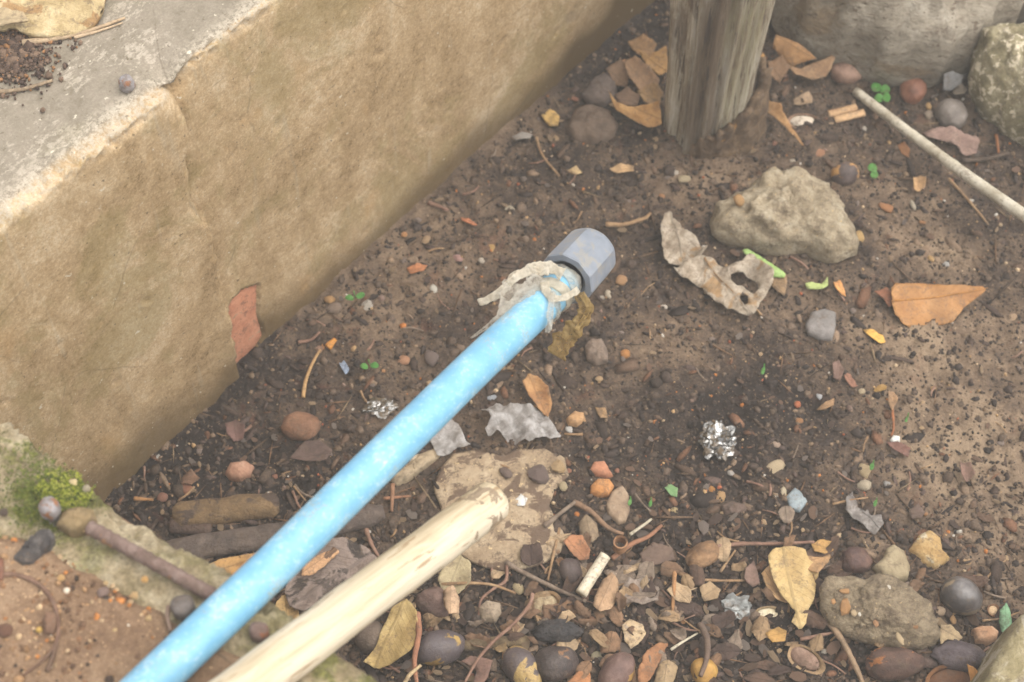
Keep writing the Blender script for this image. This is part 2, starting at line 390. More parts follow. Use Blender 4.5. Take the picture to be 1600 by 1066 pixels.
# sand lying on the ledge
def ledge_pt(s, d, z): return Vector((LE0.x, LE0.y, 0))+LD*s-LN*d+Vector((0, 0, z))
sS, sD = np.meshgrid(np.arange(-.18, .52, .0024), np.arange(.004, .34, .0024), indexing='ij')
bound = np.interp(sS, [-.2, -.02, .02, .05, .08, .16, .24, .30, .5], [.058, .056, .054, .050, .030, .026, .022, .022, .03])+.004*fbm(sS, sD*0, 190, .03, 3)
thick = sstep(0, .03, sD-bound)
sZ = HW-.022+thick*.028+fbm(sS, sD, 200, .07, 3)*.0022*thick+fbm(sS, sD, 210, .008, 3, .6)*.0009
sv = np.array([LE0.x, LE0.y, 0])+sS[..., None]*np.array(LD)-sD[..., None]*np.array(LN)+sZ[..., None]*np.array([0, 0, 1])
i2 = np.arange(sS.size).reshape(sS.shape)
sq = np.stack([i2[:-1, :-1], i2[:-1, 1:], i2[1:, 1:], i2[1:, :-1]], -1).reshape(-1, 4)
m = NT('sand'); co = m.coords(rand=False)
a1, a2, a3 = m.noise(co, 16, 4), m.noise(co, 180, 5, .7), m.noise(co, 800, 3, .7)
col = m.ramp(m.math('ADD', m.math('MULTIPLY', a1, .4), m.math('ADD', m.math('MULTIPLY', a2, .3), m.math('MULTIPLY', a3, .3))),
             [(.38, lin((100, 76, 58))), (.5, lin((136, 108, 84))), (.62, lin((168, 140, 112)))])
g1 = m.step(m.noise(co, 520, 2), .66, .70); col = m.mix(g1, col, lin((218, 182, 140)))
m.put(m.b.inputs['Base Color'], col); m.b.inputs['Roughness'].default_value = .92; m.b.inputs['Specular IOR Level'].default_value = .25
m.bump(m.math('ADD', a2, a3), .6, .003)
K(mesh('sand', sv.reshape(-1, 3), sq, m.m), 'structure')
def LZ_(px, py):                                           # point on the sand / ledge top
    return P(px, py, HW+.007)

# ------------------------------------------------------------------ loose grains (nobody could count them)
ico = bmesh.new(); bmesh.ops.create_icosphere(ico, subdivisions=1, radius=1)
ICV = np.array([v.co[:] for v in ico.verts]); ICF = np.array([[v.index for v in f.verts] for f in ico.faces]); ico.free()
OCV = np.array([(1, 0, 0), (-1, 0, 0), (0, 1, 0), (0, -1, 0), (0, 0, 1), (0, 0, -1)], float)
OCF = np.array([(0, 2, 4), (2, 1, 4), (1, 3, 4), (3, 0, 4), (2, 0, 5), (1, 2, 5), (3, 1, 5), (0, 3, 5)])
def rotmats(n, flat=False):
    a = rng.uniform(0, 2*np.pi, n); c, s = np.cos(a), np.sin(a); Z0 = np.zeros(n); O = np.ones(n)
    Rz = np.stack([np.stack([c, -s, Z0], -1), np.stack([s, c, Z0], -1), np.stack([Z0, Z0, O], -1)], 1)
    t = rng.normal(0, .35 if flat else 1.2, n); c, s = np.cos(t), np.sin(t)
    Rx = np.stack([np.stack([O, Z0, Z0], -1), np.stack([Z0, c, -s], -1), np.stack([Z0, s, c], -1)], 1)
    return Rz @ Rx
def grains(name, pos, size, aspect, pal, pw, mat, base='ico', flat=False, jit=.25):
    n = len(pos); V, F = (ICV, ICF) if base == 'ico' else (OCV, OCF)
    v = np.repeat(V[None], n, 0)*(1+rng.uniform(-jit, jit, (n, len(V), 1)))
    sc = size[:, None]*aspect(n)
    v = np.einsum('nij,nkj->nki', rotmats(n, flat), v*sc[:, None, :])+pos[:, None, :]
    f = (F[None]+np.arange(n)[:, None, None]*len(V)).reshape(-1, 3)
    pal = np.array([lin(c)[:3] for c in pal]); ci = rng.choice(len(pal), n, p=np.array(pw)/sum(pw))
    c = pal[ci]*rng.uniform(.7, 1.25, (n, 1)); c = np.repeat(c, len(V), 0)
    return K(mesh(name, v.reshape(-1, 3), f, mat, attrs={'col': c}), 'stuff')
GM = attr_mat('loose_grain')
def in_pit(x, y, mrg=0.0):
    return ((x-WO.x)*WN.x+(y-WO.y)*WN.y > mrg)
def soil_pts(n, dens, pxr=(-60, 1680, -40, 1130)):
    out = []
    while sum(map(len, out)) < n:
        x = rng.uniform(GX0, GX1, 6*n); y = rng.uniform(.46, 1.45, 6*n); z = samp(ZHI, x, y)
        px, py = px_of(x, y, z)
        ok = (px > pxr[0]) & (px < pxr[1]) & (py > pxr[2]) & (py < pxr[3]) & in_pit(x, y, .004) & (rng.uniform(0, 1, 6*n) < dens(px, py))
        out.append(np.stack([x, y, z], -1)[ok])
    return np.concatenate(out)[:n]
def dens_lit(px, py):
    return np.clip(.10+.95*np.exp(-(((px-1010)/400)**2+((py-985)/135)**2))+.35*np.exp(-(((px-380)/170)**2+((py-740)/110)**2)), 0, 1)
def dens_low(px, py):                                      # litter gathers towards the near side of the pit
    d = .22+.78*sstep(560, 900, py+.10*(px-800)*(px < 800)*-1)
    d = d*(1-.6*np.exp(-(((px-1520)/160)**2+((py-650)/200)**2)))
    return np.clip(d, .05, 1)
p = soil_pts(34000, lambda a, b: np.full(a.shape, .8))
grains('soil_crumbs', p, rng.gamma(1.8, .00042, len(p))+.0004, lambda n: rng.uniform(.5, 1.25, (n, 3)),
       [(72, 61, 54), (94, 79, 67), (118, 99, 82), (146, 122, 98), (62, 53, 48)], [4, 5, 4, 2.4, 3], GM, jit=.35)
p = soil_pts(2600, lambda a, b: .25+.75*dens_low(a, b))
grains('soil_clods', p, rng.gamma(2.6, .0007, len(p))+.0012, lambda n: rng.uniform(.55, 1.2, (n, 3)),
       [(84, 70, 61), (106, 89, 76), (122, 103, 87), (70, 60, 54)], [3, 4, 2, 2], GM, jit=.38)
p = soil_pts(1500, lambda a, b: np.full(a.shape, .8))
grains('grit', p, rng.gamma(1.8, .0004, len(p))+.0006, lambda n: rng.uniform(.55, 1.2, (n, 3)),
       [(196, 160, 116), (214, 186, 150), (200, 128, 70), (224, 214, 200), (150, 124, 110), (178, 104, 74)], [4, 3, 2, 1.2, 2.5, 1.6], GM)
p = soil_pts(5200, dens_low); p[:, 2] += .0006
grains('litter_crumbs', p, rng.gamma(2.4, .0011, len(p))+.0008, lambda n: np.stack([rng.uniform(.8, 1.8, n), rng.uniform(.3, .8, n), rng.uniform(.1, .25, n)], -1),
       [(88, 72, 62), (112, 90, 74), (72, 61, 55), (130, 94, 72), (146, 122, 100), (102, 84, 76)], [4, 3, 4, 1.5, 1.3, 2], GM, flat=True)
p = soil_pts(900, dens_low); p[:, 2] += .0015
grains('rootlets', p, rng.gamma(3, .0022, len(p))+.003, lambda n: np.stack([rng.uniform(.8, 1.8, n), np.full(n, .07), np.full(n, .07)], -1),
       [(112, 90, 72), (140, 108, 82), (84, 68, 56), (164, 140, 110)], [3, 2, 3, 1], GM, 'oct', flat=True, jit=.15)
n = 9000; s_ = rng.uniform(-.1, .42, n); d_ = rng.uniform(.006, .30, n)
b_ = np.interp(s_, [-.2, -.02, .02, .05, .08, .16, .24, .30, .5], [.058, .056, .054, .050, .030, .026, .022, .022, .03])
ok = (d_ > b_+.004) | (rng.uniform(0, 1, n) < .12); s_, d_ = s_[ok], d_[ok]
th = sstep(0, .03, d_-b_[ok]); p = np.array([LE0.x, LE0.y, 0])+s_[:, None]*np.array(LD)-d_[:, None]*np.array(LN)+(HW-.022+th*.028+.0005)[:, None]*np.array([0, 0, 1])
grains('sand_grains', p, rng.gamma(2.2, .00036, len(p))+.00045, lambda n: rng.uniform(.7, 1.15, (n, 3)),
       [(190, 150, 110), (216, 184, 144), (150, 112, 82), (120, 92, 72), (206, 136, 76), (232, 218, 196), (84, 68, 58)], [4, 3, 4, 3, 1.4, .8, 1.5], GM)

# ------------------------------------------------------------------ builders for single things
def catmull(pts, n):
    pts = [Vector(q) for q in pts]
    pts = [pts[0]*2-pts[1]]+pts+[pts[-1]*2-pts[-2]]; out = []
    for i in range(1, len(pts)-2):
        a, b, c, d = pts[i-1:i+3]
        for k in range(n):
            t = k/n
            out.append(.5*((2*b)+(c-a)*t+(2*a-5*b+4*c-d)*t*t+(3*b-a-3*c+d)*t**3))
    out.append(pts[-2]); return out
def tube(path, rad, sides=8, namp=0, nsc=80, seed=0, flat=1.0):
    V, F = [], []; n = len(path); up = Vector((0, 0, 1))
    for i, q in enumerate(path):
        t = (path[min(i+1, n-1)]-path[max(i-1, 0)]).normalized()
        a = t.cross(up)
        a = a.normalized() if a.length > 1e-5 else Vector((1, 0, 0)); b = a.cross(t)
        r = rad(i/(n-1)) if callable(rad) else rad
        for k in range(sides):
            an = 2*math.pi*k/sides; d = a*math.cos(an)+b*math.sin(an)*flat
            rr = r*(1+(namp*n3(q+d*r, nsc, seed) if namp else 0)); V.append(q+d*rr)
    for i in range(n-1):
        for k in range(sides):
            k2 = (k+1) % sides; F.append((i*sides+k, i*sides+k2, (i+1)*sides+k2, (i+1)*sides+k))
    V += [path[0], path[-1]]
    for k in range(sides):
        k2 = (k+1) % sides; F.append((k2, k, n*sides)); F.append(((n-1)*sides+k, (n-1)*sides+k2, n*sides+1))
    return V, F
def twig(pts, wpx, mat, name='twig', label=None, cat='twig', group=None, taper=.6, lift=0, surf=None, knob=.25, parent=None):
    q = []
    for t in pts:
        b = surf(t[0], t[1]) if surf else G(t[0], t[1])
        zz = b.z+(t[2] if len(t) > 2 else 0)+lift
        q.append(P(t[0], t[1], zz+.0))
    s = S(pts[0][0], pts[0][1], q[0].z); r = wpx*s/2
    for k in q: k.z += r*.55
    V, F = tube(catmull(q, 7), lambda t: r*(1-(1-taper)*t), 7, knob, 180, pts[0][0])
    o = mesh(name, V, F, mat, origin=q[0], parent=parent)
    if label: T(o, label, cat, group)
    return o
def resample(poly, n):
    poly = [Vector((a, b, 0)) for a, b in poly]; L = [0]
    for i in range(len(poly)): L.append(L[-1]+(poly[(i+1) % len(poly)]-poly[i]).length)
    out = []
    for k in range(n):
        d = L[-1]*k/n; i = max(j for j in range(len(poly)) if L[j] <= d+1e-9)
        t = (d-L[i])/max(1e-9, L[i+1]-L[i]); out.append(poly[i].lerp(poly[(i+1) % len(poly)], t))
    return out
def rock(name, outline, h, mat, label, cat='stone', p=2.2, amp=.10, nsc=None, seed=1, n=52, rings=13, smooth=True, surf=None, group=None, parent=None, facet=.5, sink=.008):
    o = resample(outline, n)
    ys = [q.y for q in o]; y0, y1 = min(ys), max(ys); xs = [q.x for q in o]
    cx, cy = sum(xs)/n, sum(ys)/n
    base = surf(cx, cy).z if surf else G(cx, cy).z
    rim = []
    for k, q in enumerate(o):
        t = (y1-q.y)/max(1, y1-y0); z = base+h*(.12+.58*t*t)
        jit = 1+.02*n3((q.x*.05, q.y*.05, seed), 1)
        rim.append(P(cx+(q.x-cx)*jit, cy+(q.y-cy)*jit, z))
    ctr = sum(rim, Vector())/n; ctr.z = base+h
    size = max((r-ctr).length for r in rim); nsc = nsc or 2.6/size
    V, F = [], []
    for r in rim:                                          # skirt into the ground
        d = (r-ctr); V.append(Vector((ctr.x+d.x*.86, ctr.y+d.y*.86, base-sink)))
    for j in range(rings):
        t = 1-j/rings
        for r in rim:
            q = ctr.lerp(r, t); prof = (1-t**p)**(1/1.8) if t < 1 else 0
            q.z = r.z+(base+h-r.z)*prof
            e = q-Vector((ctr.x, ctr.y, base)); nn = n3(q, nsc, seed)+.5*n3(q, nsc*2.3, seed+3)+.42*n3(q, nsc*5.5, seed+5)+.30*n3(q, nsc*12, seed+6)
            if facet: nn = nn+facet*abs(n3(q, nsc*1.5, seed+9))*-1
            d = Vector((e.x, e.y, max(e.z, .002))).normalized()
            V.append(q+d*nn*amp*size*(.35 if t == 1 else 1))
    V.append(ctr+Vector((0, 0, amp*size*n3(ctr, nsc, seed))))
    for j in range(rings):
        for k in range(n):
            k2 = (k+1) % n; F.append((j*n+k, j*n+k2, (j+1)*n+k2, (j+1)*n+k))
    last = rings*n
    for k in range(n): F.append((last+k, last+(k+1) % n, len(V)-1))
    ob = mesh(name, V, F, mat, parent, origin=(ctr.x, ctr.y, base), smooth=smooth)
    if label and parent is None: T(ob, label, cat, group)
    return ob
def leaf(name, outline, axis, mat, label, cat='leaf', lift=.004, curl=.004, bend=.0, tilt=0, wr=.0015, ws=70, seed=0, solid=.0006, grid=.0032, surf=None, group=None, rib=None, holes=(), parent=None, z0=None, n=44):
    n = max(n, 60); o = resample(outline, n); jk = min(1, (max(q.x for q in o)-min(q.x for q in o)+max(q.y for q in o)-min(q.y for q in o))/110)
    for q in o:
        j_ = n3((q.x*.16, q.y*.16, seed), 1)*1.6+n3((q.x*.45, q.y*.45, seed+3), 1)*1.0; q.x += j_*jk; q.y += n3((q.x*.2, q.y*.2, seed+6), 1)*1.4*jk
    ys = [q.y for q in o]; y0, y1 = min(ys), max(ys)
    cx, cy = sum(q.x for q in o)/n, sum(ys)/n
    base = z0 if z0 is not None else ((surf(cx, cy) if surf else G(cx, cy)).z+lift)
    tz = lambda py: base+tilt*(y1-py)/max(1, y1-y0)
    bd = [P(q.x, q.y, tz(q.y)) for q in o]
    A, B = [P(a[0], a[1], tz(a[1])) for a in axis]; ax = (B-A); ax.z = 0; L = ax.length; ax /= L; sd_ = Vector((-ax.y, ax.x, 0))
    Wd = max(abs((q-A).dot(sd_)) for q in bd)
    pts = [Vector((q.x, q.y)) for q in bd]; edges = [(i, (i+1) % n) for i in range(n)]
    poly = [(q.x, q.y) for q in pts]
    hp = [[(P(a, b, base).x, P(a, b, base).y) for a, b in hh] for hh in holes]
    xs = np.arange(min(q.x for q in pts), max(q.x for q in pts), grid); ysr = np.arange(min(q.y for q in pts), max(q.y for q in pts), grid)
    gX, gY = np.meshgrid(xs, ysr); gX = gX+rng.uniform(-.3, .3, gX.shape)*grid; gY = gY+rng.uniform(-.3, .3, gY.shape)*grid
    ins = in_poly(gX, gY, poly)
    for h in hp: ins &= ~in_poly(gX, gY, h)
    pts += [Vector((float(a), float(b))) for a, b in zip(gX[ins], gY[ins])]
    r = mgeo.delaunay_2d_cdt(pts, edges, [], 1, 1e-7)
    vs, fs = r[0], r[2]
    if hp:
        fs = [f for f in fs if not any(in_poly(np.array([sum(vs[i].x for i in f)/len(f)]), np.array([sum(vs[i].y for i in f)/len(f)]), h)[0] for h in hp)]
    # tilt as a plane in world space
    if tilt:
        ya, yb = min(q.y for q in bd), max(q.y for q in bd)
    V, UV = [], []
    for q in vs:
        d = Vector((q.x, q.y, 0))-Vector((A.x, A.y, 0)); u = d.dot(ax)/L; v = d.dot(sd_)/max(1e-6, Wd)
        z = base+curl*v*v+bend*(2*u-1)**2+wr*(n3((q.x, q.y, 0), ws, seed)+.5*n3((q.x, q.y, .3), ws*2.4, seed+2))
        if tilt: z += tilt*(q.y-ya)/max(1e-6, yb-ya)
        V.append((q.x, q.y, z)); UV.append((u, .5+.5*v))
    org = Vector((sum(q.x for q in bd)/n, sum(q.y for q in bd)/n, base))
    ob = mesh(name, V, [tuple(f) for f in fs], mat, parent, origin=org, uv=UV, solid=solid)
    if label and parent is None: T(ob, label, cat, group)
    if rib:
        q = []
        for k in range(9):
            t = -.0+k/8*1.0; b = A+(B-A)*t; zz = base+bend*(2*t-1)**2+wr*n3((b.x, b.y, 0), ws, seed)+.0006
            if tilt: zz += tilt*(b.y-ya)/max(1e-6, yb-ya)
            q.append(Vector((b.x, b.y, zz)))
        VV, FF = tube(q, lambda t: .0011*(1-.7*t), 6)
        mr = mesh('midrib', VV, FF, rib, ob, origin=org)
        mr.location = (0, 0, 0)
    return ob
def nut(x1, y1, x2, y2, wpx, mat, label, name='nut', cat='nut', egg=.12, ridge=0, namp=.075, seed=1, surf=None, lift=.50, flat=.92, group=None, crush=0):
    c = ((x1+x2)/2, (y1+y2)/2); g = surf(*c) if surf else G(*c); s = S(c[0], c[1], g.z)
    b = wpx*s/2; z = g.z+b*lift
    a = math.hypot(x2-x1, y2-y1)*s/2; ctr = P(c[0], c[1], z)
    d = P(x2, y2, z)-P(x1, y1, z); yaw = math.atan2(d.y, d.x)
    V, F = [], []; nu, nv = 26, 17
    for j in range(nv+1):
        ph = math.pi*j/nv; x = -math.cos(ph); r = math.sin(ph)**.92*(1-egg*x)
        for i in range(nu):
            th = 2*math.pi*i/nu; q = Vector((x*a, math.cos(th)*r*b, math.sin(th)*r*b*flat))
            k = 1+namp*(1.5*n3(q, 1.1/b, seed)+.6*n3(q, 3/b, seed+1)+.5*n3(q, 7/b, seed+2)+.25*n3(q, 15/b, seed+3))
            if ridge: k += ridge*(math.exp(-((math.sin(th-.6))/.16)**2)*math.sin(ph)-.25*abs(math.sin(th*5+x*2)))
            if crush: k -= crush*abs(n3(Vector((q.x*.35, q.y, q.z)), 2.2/b, seed+4))
            V.append(q*k)
    for j in range(nv):
        for i in range(nu):
            i2_ = (i+1) % nu; F.append((j*nu+i, j*nu+i2_, (j+1)*nu+i2_, (j+1)*nu+i))
    rt = Matrix.Rotation(yaw, 3, 'Z') @ Matrix.Rotation(R(0, 6.3), 3, 'X')
    o = mesh(name, [rt @ q for q in V], F, mat)
    o.location = ctr
    T(o, label, cat, group)
    return o
PEB = []
for sd in range(8):
    bm = bmesh.new(); bmesh.ops.create_icosphere(bm, subdivisions=2 if sd < 6 else 1, radius=1)
    for v in bm.verts:
        k = 1+.42*n3(v.co, 1.0, sd)+.22*n3(v.co, 2.3, sd+3)+.10*n3(v.co, 5, sd); v.co = Vector((v.co.x*k, v.co.y*k*.8, v.co.z*k*.62))
    PEB.append(bm)
_pm = {}
def peb_mesh(shape, mat):
    key = (shape, mat.name)
    if key not in _pm:
        me = bpy.data.meshes.new('pebble'); PEB[shape].to_mesh(me); me.materials.append(mat)
        me.polygons.foreach_set('use_smooth', np.full(len(me.polygons), shape < 5)); _pm[key] = me
    return _pm[key]
def pebble(px, py, wpx, mat, label, hpx=None, ang=None, group=None, surf=None, name='pebble', cat='pebble', shape=None, lift=.45, parent=None):
    g = surf(px, py) if surf else G(px, py); s = S(px, py, g.z)
    o = bpy.data.objects.new(name, peb_mesh(random.randrange(8) if shape is None else shape, mat)); link(o, parent)
    a = wpx*s/2; b = (hpx or wpx*.8)*s/2*1.15
    loc = P(px, py, g.z+min(a, b)*.5*lift)
    o.location = loc-(parent.location if parent else Vector())
    o.scale = (a, b/.8, min(a, b)); o.rotation_euler = (R(-.2, .2), R(-.2, .2), R(-.5, .5) if ang is None else ang)
    if parent is None: T(o, label, cat, group)
    return o
def ribbon(pts, wid, mat, name, parent, solid=.0004, wr=.001, seed=0, twist=None, nseg=12, origin=None):
    path = catmull([P(a, b, c) for a, b, c in pts], nseg); V, F, UV = [], [], []; n = len(path); m_ = 9; EE = []
    for i, q in enumerate(path):
        t = (path[min(i+1, n-1)]-path[max(i-1, 0)]).normalized(); view = (Vector((0, 0, CAMH))-q).normalized()
        a = t.cross(view).normalized(); u = i/(n-1)
        if twist: a = Matrix.Rotation(twist*math.sin(u*5+seed), 3, t) @ a
        wv = wid(u) if callable(wid) else wid
        for k in range(m_):
            e = (k/(m_-1)-.5); EE.append(abs(e)*2); w_ = wv*(1+.55*n3(q, 190, seed+(0 if e < 0 else 5))+.25*n3(q, 520, seed+(2 if e < 0 else 7)))
            V.append(q+a*e*w_+view*(wr*1.6*n3(q+a*e*w_, 150, seed)+wr*1.3*n3(q+a*e*w_, 420, seed)))
    for i in range(n-1):
        for k in range(m_-1): F.append((i*m_+k, i*m_+k+1, (i+1)*m_+k+1, (i+1)*m_+k))
    return mesh(name, V, F, mat, parent, origin=origin if origin is not None else path[0], solid=solid, attrs={'edge': EE})

# ------------------------------------------------------------------ big stones, post
BOULD = M((156, 145, 128), (116, 106, 92), (186, 176, 160), scale=30, bump=.7, bs=110, bd=.006, speck=(112, 98, 82), st=.64, ss=130, patch=(140, 122, 98), pt=.54, ps=14, pe=.12, stretch=(.6, 1, 1.3))
rock('boulder', [(1196, -40), (1206, 40), (1232, 78), (1290, 104), (1345, 122), (1405, 132), (1462, 134), (1516, 116), (1540, 74), (1580, 50), (1600, 10), (1600, -70), (1520, -150), (1330, -170), (1220, -130)],
     .17, BOULD, 'big smooth grey boulder at the back behind the nuts', 'boulder', p=2.6, amp=.11, facet=1.1, seed=4, n=72, rings=22)
MBLK = M((164, 152, 120), (124, 114, 84), (196, 184, 156), scale=60, bump=.8, bs=170, bd=.005, speck=(228, 214, 186), st=.56, ss=120, patch=(116, 130, 56), pt=.63, ps=24, pe=.08)
rock('mossy_stone', [(1519, 62), (1560, 48), (1612, 38), (1670, 60), (1680, 200), (1650, 245), (1602, 226), (1566, 204), (1534, 176), (1514, 134)],
     .085, MBLK, 'rough lump of concrete with green moss at the right edge', 'stone', p=5, amp=.10, seed=8, n=80, rings=26, facet=.9)
rock('stone', [(1640, -10), (1585, 20), (1560, 40), (1600, 44), (1660, 40)], .03, M((96, 88, 78)), 'dark fill painting the shaded gap behind the mossy concrete lump', p=3, seed=12)  # added dark lump standing in for the shade of the corner gap
# weathered post
pc = G(1102, 205); post = empty('wooden_post', pc)
T(post, 'weathered grey split wooden post standing at the back', 'post')
V, F = [], []; nr, nz = 160, 46; BA, OL = [], []
for j in range(nz):
    t = j/(nz-1); z = -.02+t*.34
    w_ = .0335+.0165*t
    for i in range(nr):
        a = 2*math.pi*i/nr
        r = w_*(1+.24*n3((math.cos(a)*1.0, math.sin(a)*1.0, z*1.5), 1.3, 3)+.07*n3((math.cos(a)*3, math.sin(a)*3, z*3), 1.5, 5)+.035*n3((math.cos(a)*9, math.sin(a)*9, z*5), 1.4, 7))
        for (ca_, wd_, dp_) in ((3.55, .05, .004), (3.95, .06, .006), (4.35, .10, .010), (4.72, .05, .005), (5.0, .07, .006), (5.28, .09, .008), (5.62, .05, .004)):
            r -= dp_*(.5+.9*abs(n3((ca_, 0, z*7), 1.3, 2)))*math.exp(-((a-ca_-.12*n3((ca_, 0, z*6), 1, 3))/wd_)**2)
        nb2 = n3((math.cos(a)*4, math.sin(a)*4, z*9), 1.2, 11)
        BA.append(max(0, min(1, math.exp(-((a-4.5+.35*nb2)/.40)**2)*1.1+.25*nb2-.05))); OL.append(max(0, min(1, math.exp(-((a-5.15+.3*nb2)/.34)**2)*(.3+t*2.2)+.2*nb2)))
        V.append((pc.x+.004*t+r*math.cos(a)*1.08, pc.y+r*.8*math.sin(a), pc.z+z))
for j in range(nz-1):
    for i in range(nr): F.append((j*nr+i, j*nr+(i+1) % nr, (j+1)*nr+(i+1) % nr, (j+1)*nr+i))
V.append((pc.x, pc.y, pc.z+.325)); BA.append(0); OL.append(0)
for i in range(nr): F.append(((nz-1)*nr+i, (nz-1)*nr+(i+1) % nr, nz*nr))
m = NT('weathered_wood'); co = m.coords((1, 1, .07), False); c2 = m.coords(rand=False)
g1, g2 = m.noise(co, 120, 7, .75, .3), m.noise(co, 520, 5, .8)
b1 = m.noise(m.coords((1, 1, .4), False), 24, 5, .6, .5)
col = m.ramp(m.math('ADD', m.math('MULTIPLY', g1, .6), m.math('MULTIPLY', g2, .4)), [(.38, lin((110, 94, 78))), (.45, lin((172, 154, 130))), (.52, lin((206, 194, 170))), (.60, lin((232, 224, 210)))])
col = m.mix(m.math('MULTIPLY', m.math('MAXIMUM', m.math('MULTIPLY', m.step(b1, .54, .62), .6), m.math('MULTIPLY', m.attr('dark'), m.step(g1, .34, .46))), .85), col, m.mix(g2, lin((62, 48, 38)), lin((124, 92, 60))))
col = m.mix(m.math('MULTIPLY', m.math('MULTIPLY', m.attr('olive'), m.step(g2, .40, .6)), .5), col, lin((150, 140, 80)))
zz = m.n('ShaderNodeSeparateXYZ'); m.put(zz.inputs[0], c2); col = m.mix(m.step(m.noise(co, 210, 4, .7), .56, .66), col, lin((88, 74, 62)))
m.put(m.b.inputs['Base Color'], col); m.b.inputs['Roughness'].default_value = .85; m.bump(m.math('ADD', g1, g2), .7, .006)
mesh('trunk', V, F, m.m, post, origin=pc, attrs={'dark': BA, 'olive': OL})
BARK = M((122, 100, 78), (84, 66, 52), (156, 130, 100), scale=60, bump=.7, bs=160, bd=.005, patch=(172, 128, 72), pt=.62, ps=40)
V, F = [], []                                              # rotten bark still clasping the front and right of the post's foot
na, nz = 60, 22
for lay in (0, 1):
    for i in range(na):
        t = i/(na-1); a = math.radians(-118+150*t)
        zt = .012+.080*t**.8+.022*n3((t*7, 0, 1), 1)+.010*n3((t*19, 0, 4), 1)
        for j in range(nz):
            u = j/(nz-1); z = -.015+(zt+.015)*u
            q3 = (math.cos(a)*3, math.sin(a)*3, z*30)
            r = .0350+.0165*z/.34+(.003+.014*t)*(1-.3*u)+.006*n3(q3, .6, 3)+.0045*n3(q3, 1.7, 5)-lay*.008
            V.append((pc.x+.002+r*math.cos(a)*1.1, pc.y+r*.82*math.sin(a), pc.z+z))
N1 = na*nz
for i in range(na-1):
    for j in range(nz-1):
        k = i*nz+j; F.append((k, k+1, k+nz+1, k+nz)); F.append((N1+k, N1+k+nz, N1+k+nz+1, N1+k+1))
    k = i*nz+nz-1; F.append((k, N1+k, N1+k+nz, k+nz))
for i in (0, na-1):
    for j in range(nz-1): k = i*nz+j; F.append((k, k+1, N1+k+1, N1+k))
mesh('bark', V, F, BARK, post, origin=pc)

SAND_ = M((190, 172, 144), (134, 118, 94), (214, 200, 174), scale=55, bump=.9, bs=380, bd=.004, speck=(214, 186, 140), st=.66, ss=300)
rock('sandstone_rock', [(1108, 350), (1118, 320), (1140, 306), (1168, 294), (1188, 272), (1214, 261), (1250, 266), (1290, 282), (1308, 304), (1318, 330), (1334, 352), (1344, 378), (1338, 398), (1314, 411), (1290, 410), (1262, 396), (1230, 400), (1196, 397), (1170, 386), (1136, 380), (1114, 370)],
     .046, SAND_, 'large tan sandstone rock beside the crumpled grey leaf', 'rock', p=2.4, amp=.10, seed=6, n=96, rings=30, facet=1.1)
# kerb in the lower right corner
kz = .075
kb = [P(1601, 958, kz), P(1536, 1072, kz), P(1560, 1180, kz), P(1760, 1180, kz), P(1760, 940, kz)]
ks = [P(1586, 976, kz*.2), P(1523, 1076, kz*.2), P(1540, 1190, 0)]
V, F = [], []
top = [kb[0].lerp(kb[1], t) for t in np.linspace(0, 1, 30)]+[kb[1].lerp(kb[2], t) for t in np.linspace(0, 1, 12)][1:]
n = len(top); inn = Vector((.9, .15, 0)).normalized()
for r_, (dx, dz) in enumerate([(-.016, -.09), (-.010, -.03), (-.003, -.010), (.0, -.003), (.006, 0), (.014, .0006), (.03, .001), (.05, .001), (.08, .0), (.13, 0), (.13, -.1)]):
    for q in top:
        e = q+inn*dx+Vector((0, 0, dz)); k = n3(e, 70, 2)*.0028+n3(e, 210, 4)*.0012
        V.append(e+Vector((k, 0, k*.7)))
for j in range(10):
    for i in range(n-1): F.append((j*n+i, j*n+i+1, (j+1)*n+i+1, (j+1)*n+i))
kerb = mesh('concrete_kerb', V, F, M((162, 148, 112), (124, 112, 78), (196, 182, 150), scale=45, bump=.6, bs=200, bd=.003, patch=(200, 188, 166), pt=.52, ps=30, pe=.1), origin=kb[1])
T(kerb, 'end of a pale concrete kerb in the lower right corner', 'kerb')

# ------------------------------------------------------------------ blue pipe with grey cap and torn sealing tape
pp = [P(60, 1240, .445), P(235, 1069, .415), P(423, 889, .404), P(540, 773, .400), P(648, 667, .388), P(752, 565, .365), P(851, 472, .336), P(880, 441, .329)]
pipe = empty('water_pipe', pp[2]); T(pipe, 'blue plastic water pipe with a grey screw cap crossing the picture', 'pipe')
PR = .0131
V, F = tube(catmull(pp, 14), PR, 40)
m = NT('blue_plastic'); co = m.coords(rand=False)
f1, f2 = m.noise(co, 55, 5, .65), m.noise(co, 300, 5, .75)
col = m.ramp(f1, [(.3, lin((112, 170, 204))), (.55, lin((128, 184, 214))), (.75, lin((150, 198, 222)))])
sc_ = m.step(m.math('ADD', m.math('MULTIPLY', f2, .72), m.math('MULTIPLY', f1, .28)), .545, .575)
col = m.mix(m.math('MULTIPLY', sc_, .45), col, lin((190, 216, 230)))
rv = m.n('ShaderNodeVectorRotate', rotation_type='EULER_XYZ', invert=True); m.put(rv.inputs[0], co); rv.inputs['Rotation'].default_value = (pp[6]-pp[2]).to_track_quat('X', 'Z').to_euler()
ra_ = m.n('ShaderNodeVectorMath', operation='MULTIPLY'); m.t.links.new(rv.outputs[0], ra_.inputs[0]); ra_.inputs[1].default_value = (.15, 1, 1)
scr = m.step(m.noise(ra_.outputs[0], 420, 3, .6), .65, .69); col = m.mix(m.math('MULTIPLY', m.math('MULTIPLY', scr, m.step(f1, .42, .6)), .6), col, lin((206, 222, 230)))
dirt = m.step(m.math('ADD', m.math('MULTIPLY', m.noise(co, 24, 4), .5), m.math('MULTIPLY', m.noise(co, 520, 4, .8), .5)), .555, .60)
